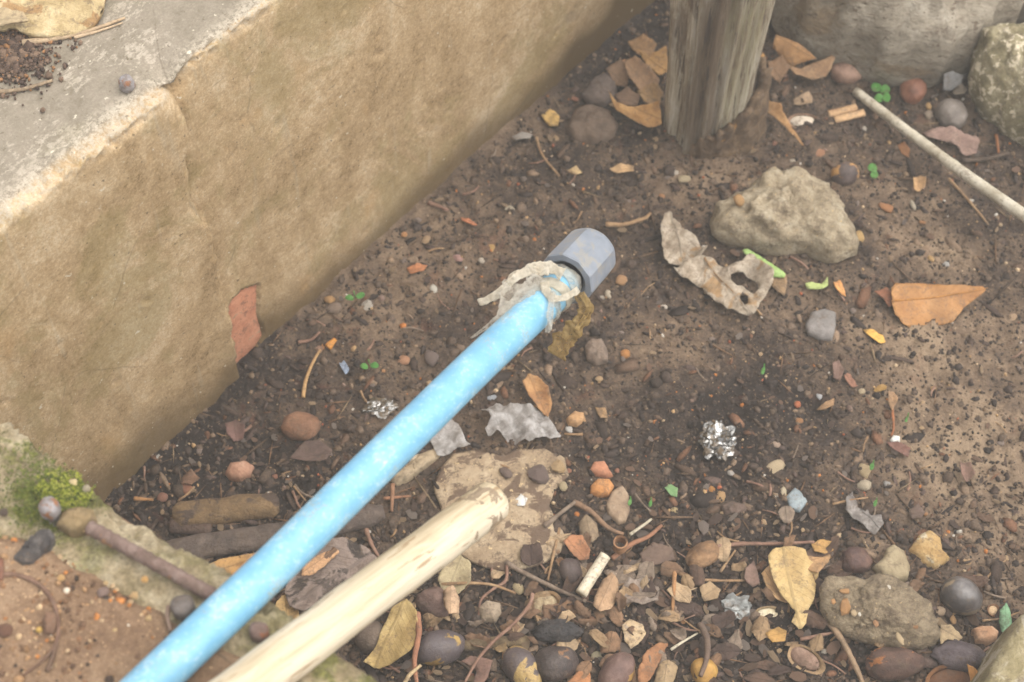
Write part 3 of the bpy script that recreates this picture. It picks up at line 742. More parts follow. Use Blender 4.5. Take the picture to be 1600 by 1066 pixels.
col = m.mix(m.math('MULTIPLY', dirt, .7), col, lin((164, 166, 148)))
m.put(m.b.inputs['Base Color'], col); m.b.inputs['Roughness'].default_value = .42; m.b.inputs['Specular IOR Level'].default_value = .45
m.bump(f2, .15, .001)
mesh('pipe_body', V, F, m.m, pipe, origin=pp[2])
# cap: ten-sided, slightly tapered, rounded far edge, open towards the pipe
ca, cb = P(884, 437, .3285), P(927, 390, .3165)
ax = (cb-ca).normalized(); e1 = ax.cross(Vector((0, 0, 1))).normalized(); e2 = ax.cross(e1)
LC = (cb-ca).length; NS = 10; V, F = [], []
prof = [(0.003, .0131, 0), (0.0, .0160, .6), (0.0, .0204, 1), (.0012, .0212, 1), (LC*.83, .0206, 1), (LC*.93, .0200, .6), (LC*1.0, .0182, .15), (LC*1.03, .0150, 0), (LC*1.035, .006, 0)]
NV = 60
for (d, r, oc) in prof:
    for k in range(NV):
        a = 2*math.pi*k/NV+.22; s_ = 2*math.pi/NS; al = (a % s_)-s_/2
        rr = r*((math.cos(s_/2)/math.cos(al))*oc*1.02+(1-oc)*.985)
        V.append(ca+ax*d+(e1*math.cos(a)+e2*math.sin(a))*rr)
for j in range(len(prof)-1):
    for k in range(NV): F.append((j*NV+k, j*NV+(k+1) % NV, (j+1)*NV+(k+1) % NV, (j+1)*NV+k))
F.append(tuple((len(prof)-1)*NV+k for k in range(NV)))
m = NT('grey_plastic'); co = m.coords(rand=False)
f1, f2 = m.noise(co, 60, 4), m.noise(co, 260, 5, .7)
col = m.ramp(f1, [(.35, lin((122, 128, 138))), (.65, lin((138, 144, 155)))])
du = m.step(m.math('ADD', m.math('MULTIPLY', f2, .35), m.math('MULTIPLY', m.noise(co, 85, 4, .6, .8), .65)), .50, .60)
col = m.mix(m.math('MULTIPLY', du, .55), col, lin((156, 148, 134)))
m.put(m.b.inputs['Base Color'], col); m.b.inputs['Roughness'].default_value = .45; m.bump(f2, .12, .001)
cap = mesh('cap', V, F, m.m, pipe, origin=pp[2], smooth=False)
# tape
def TM(nm, c1, c2, al, rough=.45):
    m = NT(nm); co = m.coords(rand=False); f = m.noise(co, 120, 5, .7, .8)
    m.put(m.b.inputs['Base Color'], m.mix(m.step(f, .35, .68), lin(c2), lin(c1))); m.b.inputs['Roughness'].default_value = rough
    m.bump(m.noise(co, 240, 4, .65), .8, .004)
    tr = m.n('ShaderNodeBsdfTranslucent'); m.put(tr.inputs[0], lin(c1)); t2 = m.n('ShaderNodeBsdfTransparent')
    a = m.n('ShaderNodeMixShader'); a.inputs[0].default_value = .5; m.t.links.new(m.b.outputs[0], a.inputs[1]); m.t.links.new(tr.outputs[0], a.inputs[2])
    b = m.n('ShaderNodeMixShader'); m.put(b.inputs[0], m.math('ADD', m.math('ADD', m.math('MULTIPLY', f, 1.1), al-.66), m.math('MULTIPLY', m.math('POWER', m.attr('edge'), 3.0), .35), clamp=True))
    m.t.links.new(t2.outputs[0], b.inputs[1]); m.t.links.new(a.outputs[0], b.inputs[2]); m.t.links.new(b.outputs[0], m.out.inputs[0]); return m.m
TW, TG, TB = TM('white_tape', (250, 242, 226), (236, 222, 198), .86), TM('film_tape', (244, 238, 226), (214, 204, 188), .50), TM('brown_tape', (206, 178, 118), (164, 134, 78), .70, .25)
# wrapped rings of tape round the pipe below the cap
da = (pp[-1]-pp[-2]).normalized(); ra = da.cross(Vector((0, 0, 1))).normalized(); rb = da.cross(ra)
def wrap(pxc, zc, half, bulge, seed, mat, a0=0, a1=2*math.pi):
    c = P(pxc[0], pxc[1], zc); V, F = [], []; na, nb_ = 60, 9
    for i in range(na):
        a = a0+(a1-a0)*i/(na-1)
        for k in range(nb_):
            e = k/(nb_-1)*2-1; sl = .0035*math.sin(a+seed)
            rr = PR+.0006+bulge*(1-e*e)*(.7+.6*n3((math.cos(a)*2, math.sin(a)*2, e), 1.6, seed))+.0009*abs(n3((math.cos(a)*2, math.sin(a)*2, e*5), 1.6, seed+1))+.0004*n3((math.cos(a)*6, math.sin(a)*6, e*8), 1.5, seed+2)
            V.append(c+da*(e*half*(1+.35*n3((math.cos(a), math.sin(a), seed), 1.5, 3))+sl)+(ra*math.cos(a)+rb*math.sin(a))*rr)
    for i in range(na-1):
        for k in range(nb_-1): F.append((i*nb_+k, i*nb_+k+1, (i+1)*nb_+k+1, (i+1)*nb_+k))
    mesh('tape_wrap', V, F, mat, pipe, origin=pp[2], solid=.0004)
wrap((860, 462), .3335, .0050, .0012, 1, TW)
wrap((850, 473), .336, .0030, .0009, 5, TG)
wrap((872, 449), .331, .006, .0010, 9, TG)
zt = .352
RB = lambda pts, wid, mat, **k: ribbon(pts, wid, mat, 'tape_strip', pipe, origin=pp[2], solid=.0002, **k)
RB([(880, 428, .352), (856, 416, .357), (830, 420, .357), (802, 438, .354), (776, 461, .349), (748, 474, .343)], lambda u: .0085*(1-.45*u), TW, seed=3, wr=.0008)
RB([(858, 424, .355), (832, 424, .356), (806, 430, .354), (790, 446, .35)], lambda u: .006, TW, seed=8, wr=.0008)
RB([(846, 432, .353), (825, 452, .354), (806, 474, .355), (788, 492, .355), (776, 506, .352)], lambda u: .013*(1-.45*u), TG, seed=4, wr=.001)
RB([(800, 440, .352), (792, 462, .352), (786, 488, .352)], lambda u: .014*(1-.5*u), TG, seed=14, wr=.001)
RB([(776, 500, .352), (760, 512, .350), (736, 528, .345)], lambda u: .0050*(1-.75*u), TG, seed=6)
RB([(852, 440, .354), (858, 462, .353), (880, 466, .350), (904, 452, .345)], lambda u: .0062*(1-.3*u), TW, seed=9, wr=.0009)
RB([(863, 456, .354), (861, 480, .354), (858, 506, .352), (855, 520, .346)], lambda u: .0052*(1-.3*u), TG, seed=11)
RB([(906, 458, .338), (915, 482, .335), (904, 506, .328), (886, 524, .320), (868, 556, .308)], lambda u: .0125*(.55+.9*u-.25*u*u), TB, seed=12, wr=.0012)
RB([(910, 460, .342), (919, 478, .338), (914, 494, .333), (900, 516, .328)], lambda u: .0040*(1-.3*u), TB, seed=15, wr=.001)

# ------------------------------------------------------------------ pale wooden stick
sp_ = [P(210, 1200, .462), P(403, 1060, .412), P(560, 941, .380), P(731, 812, .335), P(758, 791, .3275)]
path = catmull(sp_, 12); end = path[-1]; dv = (path[-1]-path[-2]).normalized()
rr_ = .0150
radl = lambda t: rr_
tip = [(0, 1.0), (.0040, .99), (.0068, .955), (.0088, .87), (.0100, .70), (.0104, .4)]
path2 = path[:-1]+[end+dv*a for a, _ in tip]
N_ = len(path2)
def srad(t):
    i = round(t*(N_-1)); k = i-(N_-len(tip))
    return rr_*(tip[k][1] if k >= 0 else 1)*(1-.03*t)
V, F = tube(path2, srad, 48, .07, 38, 5)
ti = np.array([max(0, 1-(Vector(q)-path2[-1]).length/.062) for q in V])
m = NT('pale_wood'); base = m.n('ShaderNodeTexCoord').outputs['Object']
rot = m.n('ShaderNodeVectorRotate', rotation_type='EULER_XYZ'); m.put(rot.inputs[0], base)
d = (sp_[3]-sp_[1]).normalized(); rot.invert = True
rot.inputs['Rotation'].default_value = d.to_track_quat('X', 'Z').to_euler()
ms = m.n('ShaderNodeVectorMath', operation='MULTIPLY'); m.t.links.new(rot.outputs[0], ms.inputs[0]); ms.inputs[1].default_value = (.10, 1, 1); co = ms.outputs[0]
g1, g2, g3 = m.noise(co, 110, 6, .65, .5), m.noise(co, 480, 4, .7), m.noise(co, 34, 4)
col = m.ramp(m.math('ADD', m.math('MULTIPLY', g1, .55), m.math('MULTIPLY', g3, .45)), [(.36, lin((172, 152, 122))), (.46, lin((206, 188, 158))), (.56, lin((222, 208, 184)))])
ln = m.step(m.noise(co, 260, 4, .6, .3), .61, .66); col = m.mix(m.math('MULTIPLY', ln, .75), col, lin((150, 120, 84)))
gr_ = m.step(m.noise(co, 60, 5, .6, .6), .60, .72); col = m.mix(m.math('MULTIPLY', gr_, .6), col, lin((164, 150, 130)))
mk = m.math('ADD', m.math('MULTIPLY', m.attr('tip'), .16), m.math('ADD', m.math('MULTIPLY', m.noise(base, 62, 4, .55, .9), .72), m.math('MULTIPLY', m.noise(co, 150, 4, .6), .28)))
pk_ = m.math('MULTIPLY', m.step(mk, .625, .637), m.step(m.attr('tip'), .05, .2))
col = m.mix(m.math('MULTIPLY', pk_, .88), col, m.mix(g2, lin((110, 92, 76)), lin((168, 146, 120))))
m.put(m.b.inputs['Base Color'], col); m.b.inputs['Roughness'].default_value = .65; m.b.inputs['Specular IOR Level'].default_value = .3
m.bump(m.math('SUBTRACT', m.math('ADD', g1, m.math('MULTIPLY', g2, .5)), m.math('MULTIPLY', pk_, .7)), .5, .003)
stick = mesh('wooden_stick', V, F, m.m, origin=sp_[1], attrs={'tip': ti})
T(stick, 'thick pale barkless stick with a rounded end under the blue pipe', 'stick')

# ------------------------------------------------------------------ things on the wall top and the ledge
RUST = M((132, 106, 96), (96, 72, 64), (160, 138, 130), scale=140, rough=.6, bump=.6, bs=500, patch=(156, 96, 62), pt=.6, ps=90, spec=.4)
def bolt(px, py, z, rpx, hgt, label, sides=6, mat=RUST):
    b = P(px, py, z); s = S(px, py, z)*rpx; o = empty('bolt', b)
    V, F = [], []; N = 24
    for (r, h) in [(s*.62, -.012), (s*.62, hgt*.35)]:
        for k in range(N): V.append(b+Vector((math.cos(6.283*k/N)*r, math.sin(6.283*k/N)*r, h)))
    for k in range(N): F.append((k, (k+1) % N, N+(k+1) % N, N+k))
    mesh('shank', V, F, mat, o, origin=b)
    V, F = [], []; pf = [(.6, hgt*.30), (1.0, hgt*.34), (1.04, hgt*.5), (1.0, hgt*.82), (.85, hgt*.96), (.45, hgt*1.04)]
    for (r, h) in pf:
        for k in range(N):
            a = 6.283*k/N; q = Vector((math.cos(a)*r*s, math.sin(a)*r*s, h))
            V.append(b+q*(1+.10*n3(q, 160, px)))
    for j in range(len(pf)-1):
        for k in range(N): F.append((j*N+k, j*N+(k+1) % N, (j+1)*N+(k+1) % N, (j+1)*N+k))
    F.append(tuple((len(pf)-1)*N+k for k in range(N)))
    mesh('head', V, F, mat, o, origin=b); T(o, label, 'bolt'); return o
GREYST = M((152, 146, 146), (120, 108, 104), (176, 172, 174), scale=120, rough=.6, patch=(150, 100, 66), pt=.56, ps=110)
bolt(201, 142, HW-.002, 12, .013, 'rusty bolt stub set in the top of the left wall', mat=GREYST)
bolt(83, 806, HW+.006, 16, .016, 'worn grey bolt head beside the green moss', mat=GREYST)
bolt(290, 960, HW+.004, 18, .017, 'dark rounded bolt against the left side of the blue pipe', mat=M((104, 94, 88), (78, 68, 64), (132, 124, 120), scale=120, rough=.6))
bolt(407, 996, HW+.002, 15, .013, 'round rusty bolt head between blue pipe and pale stick')
# reinforcing bar with ribs
q0, q1, q2 = P(139, 824, HW+.010), P(235, 876, HW+.009), P(360, 946, HW+.008)
path = catmull([q0, q1, q2], 60)
V, F = tube(path, lambda t: .0043*(1+.10*(1 if math.sin(t*95) > .55 else 0)), 16, .10, 220, 3)
rb_ = mesh('rusty_bar', V, F, M((136, 112, 102), (104, 82, 74), (158, 138, 128), scale=110, rough=.75, bump=.7, bs=420, patch=(148, 112, 84), pt=.58), origin=q0); T(rb_, 'rusty ribbed iron bar lying along the mossy ledge', 'iron bar')
rock('stone', [(88, 822), (96, 800), (118, 792), (146, 796), (152, 812), (136, 828), (108, 836)], .008, M((136, 116, 84), (110, 92, 62)), 'flat brown stone below the green moss patch', surf=LZ_, seed=31)
rock('charcoal', [(22, 874), (40, 848), (62, 826), (78, 826), (86, 838), (76, 856), (52, 882), (34, 884)], .008, M((86, 80, 78), (58, 54, 54), (120, 114, 110), scale=140, stretch=(1, 1, 1), bump=.7), 'split piece of grey charcoal on the sand', 'charcoal', surf=LZ_, seed=33, facet=1, smooth=False)
BRN = M((122, 92, 76), (94, 70, 58), (150, 120, 100), scale=120)
twig([(-20, 900), (20, 899), (48, 906), (72, 924), (86, 948), (92, 980), (86, 1010), (64, 1036), (36, 1056)], 9, BRN, 'root', 'brown curved root bending over the sand at the far left', 'root', surf=LZ_, taper=.45)
twig([(74, 1050), (84, 1024), (92, 996)], 8, M((110, 86, 70)), 'twig', 'short dark twig touching the curved root', surf=LZ_)
twig([(264, 948), (262, 964), (267, 988)], 9, M((146, 122, 106)), 'twig', 'short grey twig upright beside the dark bolt', surf=LZ_, lift=.003)
twig([(334, 1016), (350, 1028), (368, 1042)], 5, M((150, 124, 98)), 'twig', 'thin straw between blue pipe and pale stick', surf=LZ_)
twig([(0, 876), (3, 892), (2, 908)], 12, M((126, 84, 66)), 'bark_flake', 'brown bark flake at the left edge over the root', 'bark', surf=LZ_)
rock('stone', [(66, 968), (72, 956), (86, 956), (90, 974), (84, 992), (70, 990)], .004, M((128, 98, 78)), 'small flat brown stone inside the bend of the root', surf=LZ_, seed=35)
for k, (x, y, w_, c, lb) in enumerate([(95, 903, 13, (210, 168, 112), 'ochre pebble left of the centre of the sand'), (226, 905, 13, (214, 166, 100), 'golden pebble just below the rusty bar'), (210, 930, 14, (206, 170, 120), 'round tan pebble on the sand below the golden one'),
        (160, 926, 18, (140, 116, 106), 'greyish pebble in the middle of the sand'), (61, 984, 10, (224, 182, 96), 'bright yellow pebble beside the flat brown stone'), (41, 1014, 12, (160, 122, 84), 'brown pebble near the bottom of the sand'),
        (8, 985, 24, (120, 84, 66), 'dark reddish lump at the left edge of the sand'), (6, 800, 16, (90, 74, 64), 'dark pebble at the left edge above the charcoal'), (115, 754, 13, (224, 200, 150), 'pale round pebble sitting in the green moss'), (135, 763, 14, (170, 158, 132), 'grey pebble at the right end of the moss'),
        (132, 828, 9, (150, 200, 130), None), (165, 911, 8, (220, 204, 180), None), (232, 966, 11, (214, 176, 120), None), (180, 985, 9, (214, 186, 140), None)]):
    if lb: pebble(x, y, w_, M(c, scale=160, spec=.35, rough=.6), lb, surf=LZ_)
    else: pebble(x, y, w_, M((208, 176, 128), scale=160), 'tiny pale pebble loose on the sand', surf=LZ_, group='tiny pale pebbles on the sand')
# moss clump: many tiny fronds
mp = []; cols = []
c0, c1 = P(66, 800, HW+.004), P(150, 766, HW+.004)
V, F, CL = [], [], []
for k in range(9000):
    px, py = rng.normal(102, 24), rng.normal(768, 19)
    if k > 5200: px, py = rng.normal(64, 34), rng.normal(764, 34)
    if k > 6900: continue
    if py < 650+.675*px+6: continue
    e = ((px-102)/56)**2+((py-768)/42)**2
    if k <= 5200 and e+.9*n3((px*.07, py*.07, 2), 1)+.4*n3((px*.2, py*.2, 2), 1) > .55: continue
    h = (.0035*max(0, 1-e)+.001) if k <= 5200 else .001
    b = P(px, py, HW+.004+h*R(.3, 1)); a = R(0, 6.3); l = R(.0007, .0019)
    d = Vector((math.cos(a), math.sin(a), R(-.2, .8)))*l; s_ = Vector((-math.sin(a), math.cos(a), 0))*l*.45
    i = len(V); V += [b-s_, b+s_, b+d]; F.append((i, i+1, i+2))
    c = random.choice([(134, 142, 44), (160, 164, 58), (104, 116, 36), (80, 92, 32), (178, 176, 84), (70, 78, 34)]) if k <= 5200 else random.choice([(96, 106, 40), (122, 128, 60), (84, 92, 40)])
    CL += [lin(c)[:3]]*3
K(mesh('moss', np.array([tuple(q) for q in V]), np.array(F), GM, attrs={'col': np.array(CL)}, smooth=False), 'stuff')
# on the wall top
def WT(px, py): return P(px, py, HW+.001)
hide = M((206, 182, 138), (168, 144, 100), (224, 206, 168), scale=50, bump=.6, bs=170, bd=.004, patch=(176, 140, 96), pt=.56, ps=30)
leaf('dry_husk', [(-40, -60), (60, -70), (172, -40), (166, 0), (160, 22), (148, 36), (118, 48), (84, 54), (56, 57), (36, 50), (20, 40), (6, 46), (-30, 40)], [(-40, 20), (170, -10)], hide, 'thick curled tan leaf husk on top of the wall, upper left corner', 'husk',
     lift=.006, curl=-.004, wr=.004, ws=32, solid=.004, surf=WT, seed=3)
leaf('dry_husk', [(-20, 22), (10, 16), (38, 24), (46, 34), (26, 38), (4, 42), (-20, 46)], [(-20, 34), (46, 32)], M((198, 176, 140), (150, 130, 104), leaf=True), 'frayed pale strip in front of the curled tan husk', 'husk', lift=.014, wr=.004, ws=50, solid=.002, surf=WT, seed=5)
twig([(36, 69), (90, 62), (140, 50), (196, 30)], 11, M((190, 164, 132), (140, 122, 106), (216, 190, 156), scale=60), 'twig', 'forked pale twig under the curled husk on the wall', surf=WT, taper=.4)
twig([(116, 60), (150, 51), (192, 37)], 6, M((206, 180, 148)), 'twig', 'thin splinter alongside the forked twig on the wall', surf=WT, taper=.5)
twig([(-10, 146), (30, 142), (58, 135), (83, 127)], 8, M((164, 142, 116)), 'twig', 'single bent twig on the wall at the left edge', surf=WT)
xs_ = rng.normal(8, 36, 2600); ys_ = rng.normal(78, 26, 2600)
pts_ = np.array([tuple(P(a, b, HW+.0015)) for a, b in zip(xs_, ys_)])
grains('wall_dirt', pts_, rng.gamma(2, .0009, 2600)*.45+.0004, lambda n: rng.uniform(.6, 1.2, (n, 3)), [(104, 84, 72), (134, 110, 92), (82, 66, 58), (172, 126, 86)], [4, 3, 3, 1], GM)

# ------------------------------------------------------------------ nuts
NB = M((126, 92, 74), (92, 66, 54), (156, 122, 102), scale=110, dust=.3, rough=.50, bump=.6, bs=300, spec=.4)
ND = M((74, 62, 58), (50, 42, 42), (102, 90, 86), scale=90, dust=.3, rough=.42, bump=.5, bs=260, spec=.45, patch=(142, 104, 72), pt=.63, ps=80)
NK = M((62, 58, 58), (42, 40, 42), (84, 78, 78), scale=90, dust=.3, rough=.46, bump=.9, bs=200, bd=.004, spec=.4)
NG = M((128, 118, 110), (98, 88, 82), (152, 142, 134), scale=90, dust=.3, rough=.46, bump=.35, spec=.4)
NT1 = M((108, 82, 72), (78, 60, 54), (134, 108, 96), scale=70, dust=.3, rough=.46, patch=(186, 144, 88), pt=.57, ps=55, spec=.4)
nut(1298, 117, 1350, 110, 38, M((150, 118, 100), (110, 86, 74), (188, 152, 132), scale=80, dust=.3, rough=.50), 'brown nut with a paler top against the boulder, left of the green seedling', seed=1)
nut(1424, 122, 1430, 164, 44, M((150, 102, 80), (112, 76, 62), (176, 128, 104), scale=70, dust=.3, rough=.42), 'reddish brown round nut right of the green seedling by the boulder', seed=2)
nut(1474, 158, 1502, 202, 46, NG, 'grey round nut beside the mossy concrete lump', seed=3)
nut(1318, 256, 1322, 290, 44, M((92, 78, 74), (66, 58, 58), (120, 104, 98), scale=60, dust=.3, rough=.42, patch=(196, 148, 90), pt=.53, ps=42), 'dark nut with tan patches behind the sandstone rock', seed=4)
nut(441, 664, 501, 668, 46, M((136, 98, 74), (100, 72, 56), (164, 124, 98), scale=70, rough=.7, bump=.5, stretch=(1, 1, 1)), 'brown ridged nut left of the blue pipe', seed=5, ridge=.10)
nut(1072, 884, 1124, 852, 44, M((150, 116, 84), (104, 78, 58), (182, 146, 110), scale=60, rough=.8, bump=.7, bs=200), 'light brown split nut husk below the curled bark', seed=6, ridge=.12, egg=-.1, crush=.15)
nut(648, 1020, 727, 1004, 58, M((170, 136, 72), (132, 102, 54), (198, 164, 96), scale=40, dust=.3, rough=.36, patch=(96, 86, 88), pt=.50, ps=26, pe=.02, spec=.5), 'yellow and dark blotched nut between the tan leaf and the red twig', seed=7)
nut(794, 1014, 838, 1076, 52, M((190, 158, 98), (150, 120, 74), (206, 178, 122), scale=50, rough=.45, patch=(92, 80, 80), pt=.50, ps=34, pe=.02, spec=.5), 'cream and dark mottled nut at the lower edge', seed=8)
nut(838, 1046, 902, 1026, 58, ND, 'dark shiny nut with small tan scars, just right of the mottled nut', seed=9)
nut(832, 988, 912, 986, 40, NK, 'black shrivelled nut above the dark shiny nut', seed=10, crush=.35, namp=.10)
nut(986, 1022, 942, 1082, 54, M((118, 92, 84), (88, 68, 62), (142, 116, 106), scale=80, dust=.3, rough=.50, patch=(170, 132, 76), pt=.66, ps=50), 'large matt brown nut at the lower edge beside the bluish shell', seed=11, egg=.05)
nut(652, 934, 712, 950, 54, M((116, 92, 84), (84, 66, 60), (144, 118, 106), scale=90, rough=.75, bump=.7), 'rough brown nut right of the pale stick', seed=12, crush=.2, namp=.10)
nut(882, 874, 902, 912, 38, M((92, 78, 74), (70, 60, 58), (112, 98, 94), scale=110, dust=.3, rough=.50), 'plain dark brown nut left of the white stick', seed=13)
nut(1312, 872, 1364, 882, 46, M((98, 74, 68), (68, 54, 52), (132, 100, 84), scale=60, dust=.3, rough=.42, bump=.7), 'dark wrinkled nut behind the clod of mortar', seed=14, crush=.22, namp=.1)
nut(1474, 914, 1530, 950, 62, M((92, 86, 84), (60, 54, 54), (128, 122, 120), scale=50, rough=.32, bump=.15, spec=.6, patch=(150, 132, 108), pt=.60, ps=40, pe=.08), 'large smooth dark shiny nut at the lower right', seed=15, egg=.03, namp=.02)
nut(1352, 1040, 1446, 1034, 56, M((102, 78, 68), (70, 56, 52), (128, 98, 84), scale=60, rough=.65, bump=.9, patch=(176, 116, 70), pt=.58, ps=42), 'rough dark nut with orange torn skin at the lower edge', seed=16, crush=.15, namp=.09)
nut(1456, 1020, 1546, 1034, 52, M((104, 92, 94), (76, 66, 68), (128, 116, 118), scale=60, rough=.7, bump=.9), 'lumpy purplish grey nut below the tan block', seed=17, crush=.18, namp=.10)
nut(1082, 1058, 1118, 1040, 44, M((186, 140, 70), (140, 112, 74), (204, 166, 100), scale=40, dust=.3, rough=.42), 'ochre rounded nut under the dark curved twig at the lower edge', seed=18)
nut(560, 985, 604, 1010, 56, M((112, 96, 84), (80, 68, 60), (140, 122, 106), scale=60, rough=.8, bump=.7), 'dull brown lump under the lower side of the pale stick', seed=19, crush=.2)
def shell(x1, y1, x2, y2, wpx, mat, inner, label, seed=1, tilt=.35, name='nut_shell', fill=.55):
    c = ((x1+x2)/2, (y1+y2)/2); g = G(*c); s = S(c[0], c[1], g.z); a = math.hypot(x2-x1, y2-y1)*s/2; b = wpx*s/2
    loc = P(c[0], c[1], g.z+b*.45); o = empty(name, loc)
    d = P(x2, y2, 0)-P(x1, y1, 0); yaw = math.atan2(d.y, d.x)
    rt = Matrix.Rotation(yaw, 3, 'Z') @ Matrix.Rotation(tilt, 3, 'X'); nu, nv = 30, 9; V, F = [], []
    for side, sc in ((0, 1), (1, .84)):
        for j in range(nv):
            ph = (math.pi/2)*(j/(nv-1))
            for i in range(nu):
                th = 2*math.pi*i/nu; q = Vector((math.cos(th)*a*math.cos(ph)*(1+.12*math.cos(th)), math.sin(th)*b*math.cos(ph), -math.sin(ph)*b*.7))*sc
                q *= 1+.06*n3(q, 1.5/b, seed); V.append(loc+rt @ q)
    for side in (0, 1):
        o_ = side*nu*nv
        for j in range(nv-1):
            for i in range(nu): F.append((o_+j*nu+i, o_+j*nu+(i+1) % nu, o_+(j+1)*nu+(i+1) % nu, o_+(j+1)*nu+i))
    for i in range(nu): F.append((i, (i+1) % nu, nu*nv+(i+1) % nu, nu*nv+i))
    mesh('husk', V, F, mat, o, origin=loc)
    if inner:
        V, F = [], []; nu, nv = 20, 8
        for j in range(nv+1):
            ph = math.pi*j/nv
            for i in range(nu):
                th = 2*math.pi*i/nu; q = Vector((-math.cos(ph)*a*.78, math.cos(th)*math.sin(ph)*b*.76, math.sin(th)*math.sin(ph)*b*.40-b*.16))
                q *= 1+.10*n3(q, 2.4/b, seed+3); V.append(loc+rt @ q)
        for j in range(nv):
            for i in range(nu): F.append((j*nu+i, j*nu+(i+1) % nu, (j+1)*nu+(i+1) % nu, (j+1)*nu+i))
        mesh('kernel', V, F, inner, o, origin=loc)
    T(o, label, 'nut shell'); return o
CRM = M((214, 200, 168), (180, 160, 126), (232, 222, 198), scale=120, rough=.6)
shell(1228, 189, 1280, 190, 26, M((150, 120, 98), (112, 88, 72)), M((216, 200, 180)), 'half nut shell with a whitish kernel near the post', 1)
shell(826, 952, 876, 940, 46, M((170, 136, 98), (128, 100, 72), (196, 164, 124)), M((170, 150, 118), (120, 100, 78), (200, 182, 150), scale=200), 'open tan nut shell with a dry kernel below the long grey twig', 2)
shell(1174, 966, 1222, 958, 30, M((170, 146, 112), (134, 112, 84)), CRM, 'small cream lined shell touching the crumpled grey foil', 3)
shell(1230, 1012, 1284, 1046, 38, M((176, 146, 110), (136, 108, 80), (204, 176, 138)), M((142, 114, 98), (104, 80, 68), (170, 142, 124), scale=140), 'pointed brown nut shell lying open at the lower edge', 4)
shell(1544, 960, 1560, 948, 20, M((160, 120, 90)), M((210, 178, 140)), 'little cream shell scrap left of the smooth green leaf', 5)
shell(1440, 1072, 1530, 1062, 56, M((154, 108, 72), (110, 76, 54), (182, 134, 92)), M((120, 84, 60), (84, 60, 48)), 'open reddish brown husk cut by the lower right edge', 6)

# ------------------------------------------------------------------ stones, clods
LT = lambda a, **k: M(a, scale=k.pop('scale', 70), bump=.6, bs=260, **k)
MUD = M((176, 154, 126), (140, 118, 94), (198, 178, 150), scale=45, bump=.5, bs=200, bd=.003, patch=(112, 92, 76), pt=.515, ps=52, pe=.07, speck=(206, 180, 140), st=.66, ss=200, dust=.85)
rock('mortar_patch', [(690, 730), (708, 708), (744, 702), (780, 712), (812, 700), (852, 702), (884, 716), (890, 742), (868, 766), (858, 790), (874, 818), (886, 846), (870, 872), (832, 888), (788, 894), (750, 886), (716, 866), (704, 830), (690, 800), (676, 760)], .007, MUD, 'pale tan patch of crumbled mortar behind the tip of the pale stick', 'mortar', p=2.0, amp=.030, seed=41, rings=34, n=120, sink=.004, facet=.9)
rock('stone', [(608, 752), (628, 730), (656, 708), (680, 700), (690, 712), (668, 728), (640, 750), (618, 760)], .007, M((180, 160, 132)), 'pale stone half hidden under the blue pipe', p=4, seed=44)
pebble(650, 718, 26, M((226, 206, 176), scale=120), 'cream oval pebble beside the lower side of the blue pipe', hpx=15, ang=.7)
rock('stone', [(914, 540), (924, 528), (940, 530), (950, 548), (950, 566), (930, 570), (916, 562)], .012, LT((138, 120, 106)), 'grey brown lump of soil to the right of the hanging tape', seed=45)
rock('flat_stone', [(1258, 508), (1268, 488), (1288, 482), (1306, 488), (1306, 512), (1300, 534), (1282, 532), (1262, 522)], .006, M((132, 126, 122), (108, 102, 98), (154, 146, 142), scale=80), 'flat grey stone chip left of the orange leaf', p=5, seed=46, amp=.03)
rock('flat_stone', [(1362, 888), (1380, 872), (1384, 858), (1396, 850), (1412, 862), (1422, 888), (1418, 908), (1398, 914), (1376, 906)], .013, M((168, 152, 122), (140, 124, 98), (184, 168, 138), scale=60), 'smooth khaki stone standing behind the gravelly clod', p=5, amp=.03, seed=47)
CLOD = M((160, 142, 116), (116, 100, 82), (184, 166, 138), scale=110, bump=1, bs=260, bd=.005, speck=(196, 170, 130), st=.66, ss=330)
clod = empty('mortar_clod', G(1375, 960)); T(clod, 'crumbly clod of mortar full of small gravel at the lower right', 'clod')
rock('clod_body', [(1282, 920), (1296, 900), (1330, 897), (1352, 904), (1370, 894), (1400, 900), (1424, 912), (1448, 940), (1468, 972), (1474, 1002), (1440, 1016), (1396, 1014), (1340, 1002), (1300, 984), (1280, 956)], .026, CLOD, None, p=2.2, amp=.10, seed=48, parent=clod, rings=26, n=90, facet=.9)
for k, (x, y, w_, h_, c) in enumerate([(1320, 948, 18, 26, (178, 132, 84)), (1350, 938, 12, 11, (206, 190, 160)), (1334, 958, 11, 10, (198, 172, 136)), (1366, 944, 8, 8, (222, 210, 190)), (1405, 952, 13, 8, (172, 130, 84)), (1392, 964, 9, 9, (204, 178, 140)),
        (1410, 972, 12, 11, (168, 124, 84)), (1428, 977, 13, 11, (160, 118, 80)), (1406, 998, 10, 20, (204, 178, 140)), (1368, 974, 9, 12, (180, 136, 98)), (1320, 924, 16, 8, (190, 144, 96)), (1388, 918, 8, 8, (226, 216, 200)), (1343, 960, 6, 6, (226, 216, 200)), (1302, 940, 8, 8, (200, 150, 100))]):
    pebble(x, y, w_, M(c, scale=160, rough=.55, spec=.4), None, hpx=h_, surf=lambda a, b: P(a, b, clod.location.z+.022), parent=clod, name='gravel', lift=.2)
rock('stone', [(1418, 862), (1436, 836), (1452, 828), (1470, 840), (1472, 862), (1484, 876), (1462, 892), (1440, 884)], .012, M((190, 156, 104), (158, 124, 80), (210, 182, 136), scale=60, bump=.7, patch=(214, 198, 168), pt=.6, ps=60), 'orange tan rough stone above the shiny dark nut', p=3.5, amp=.06, seed=49)
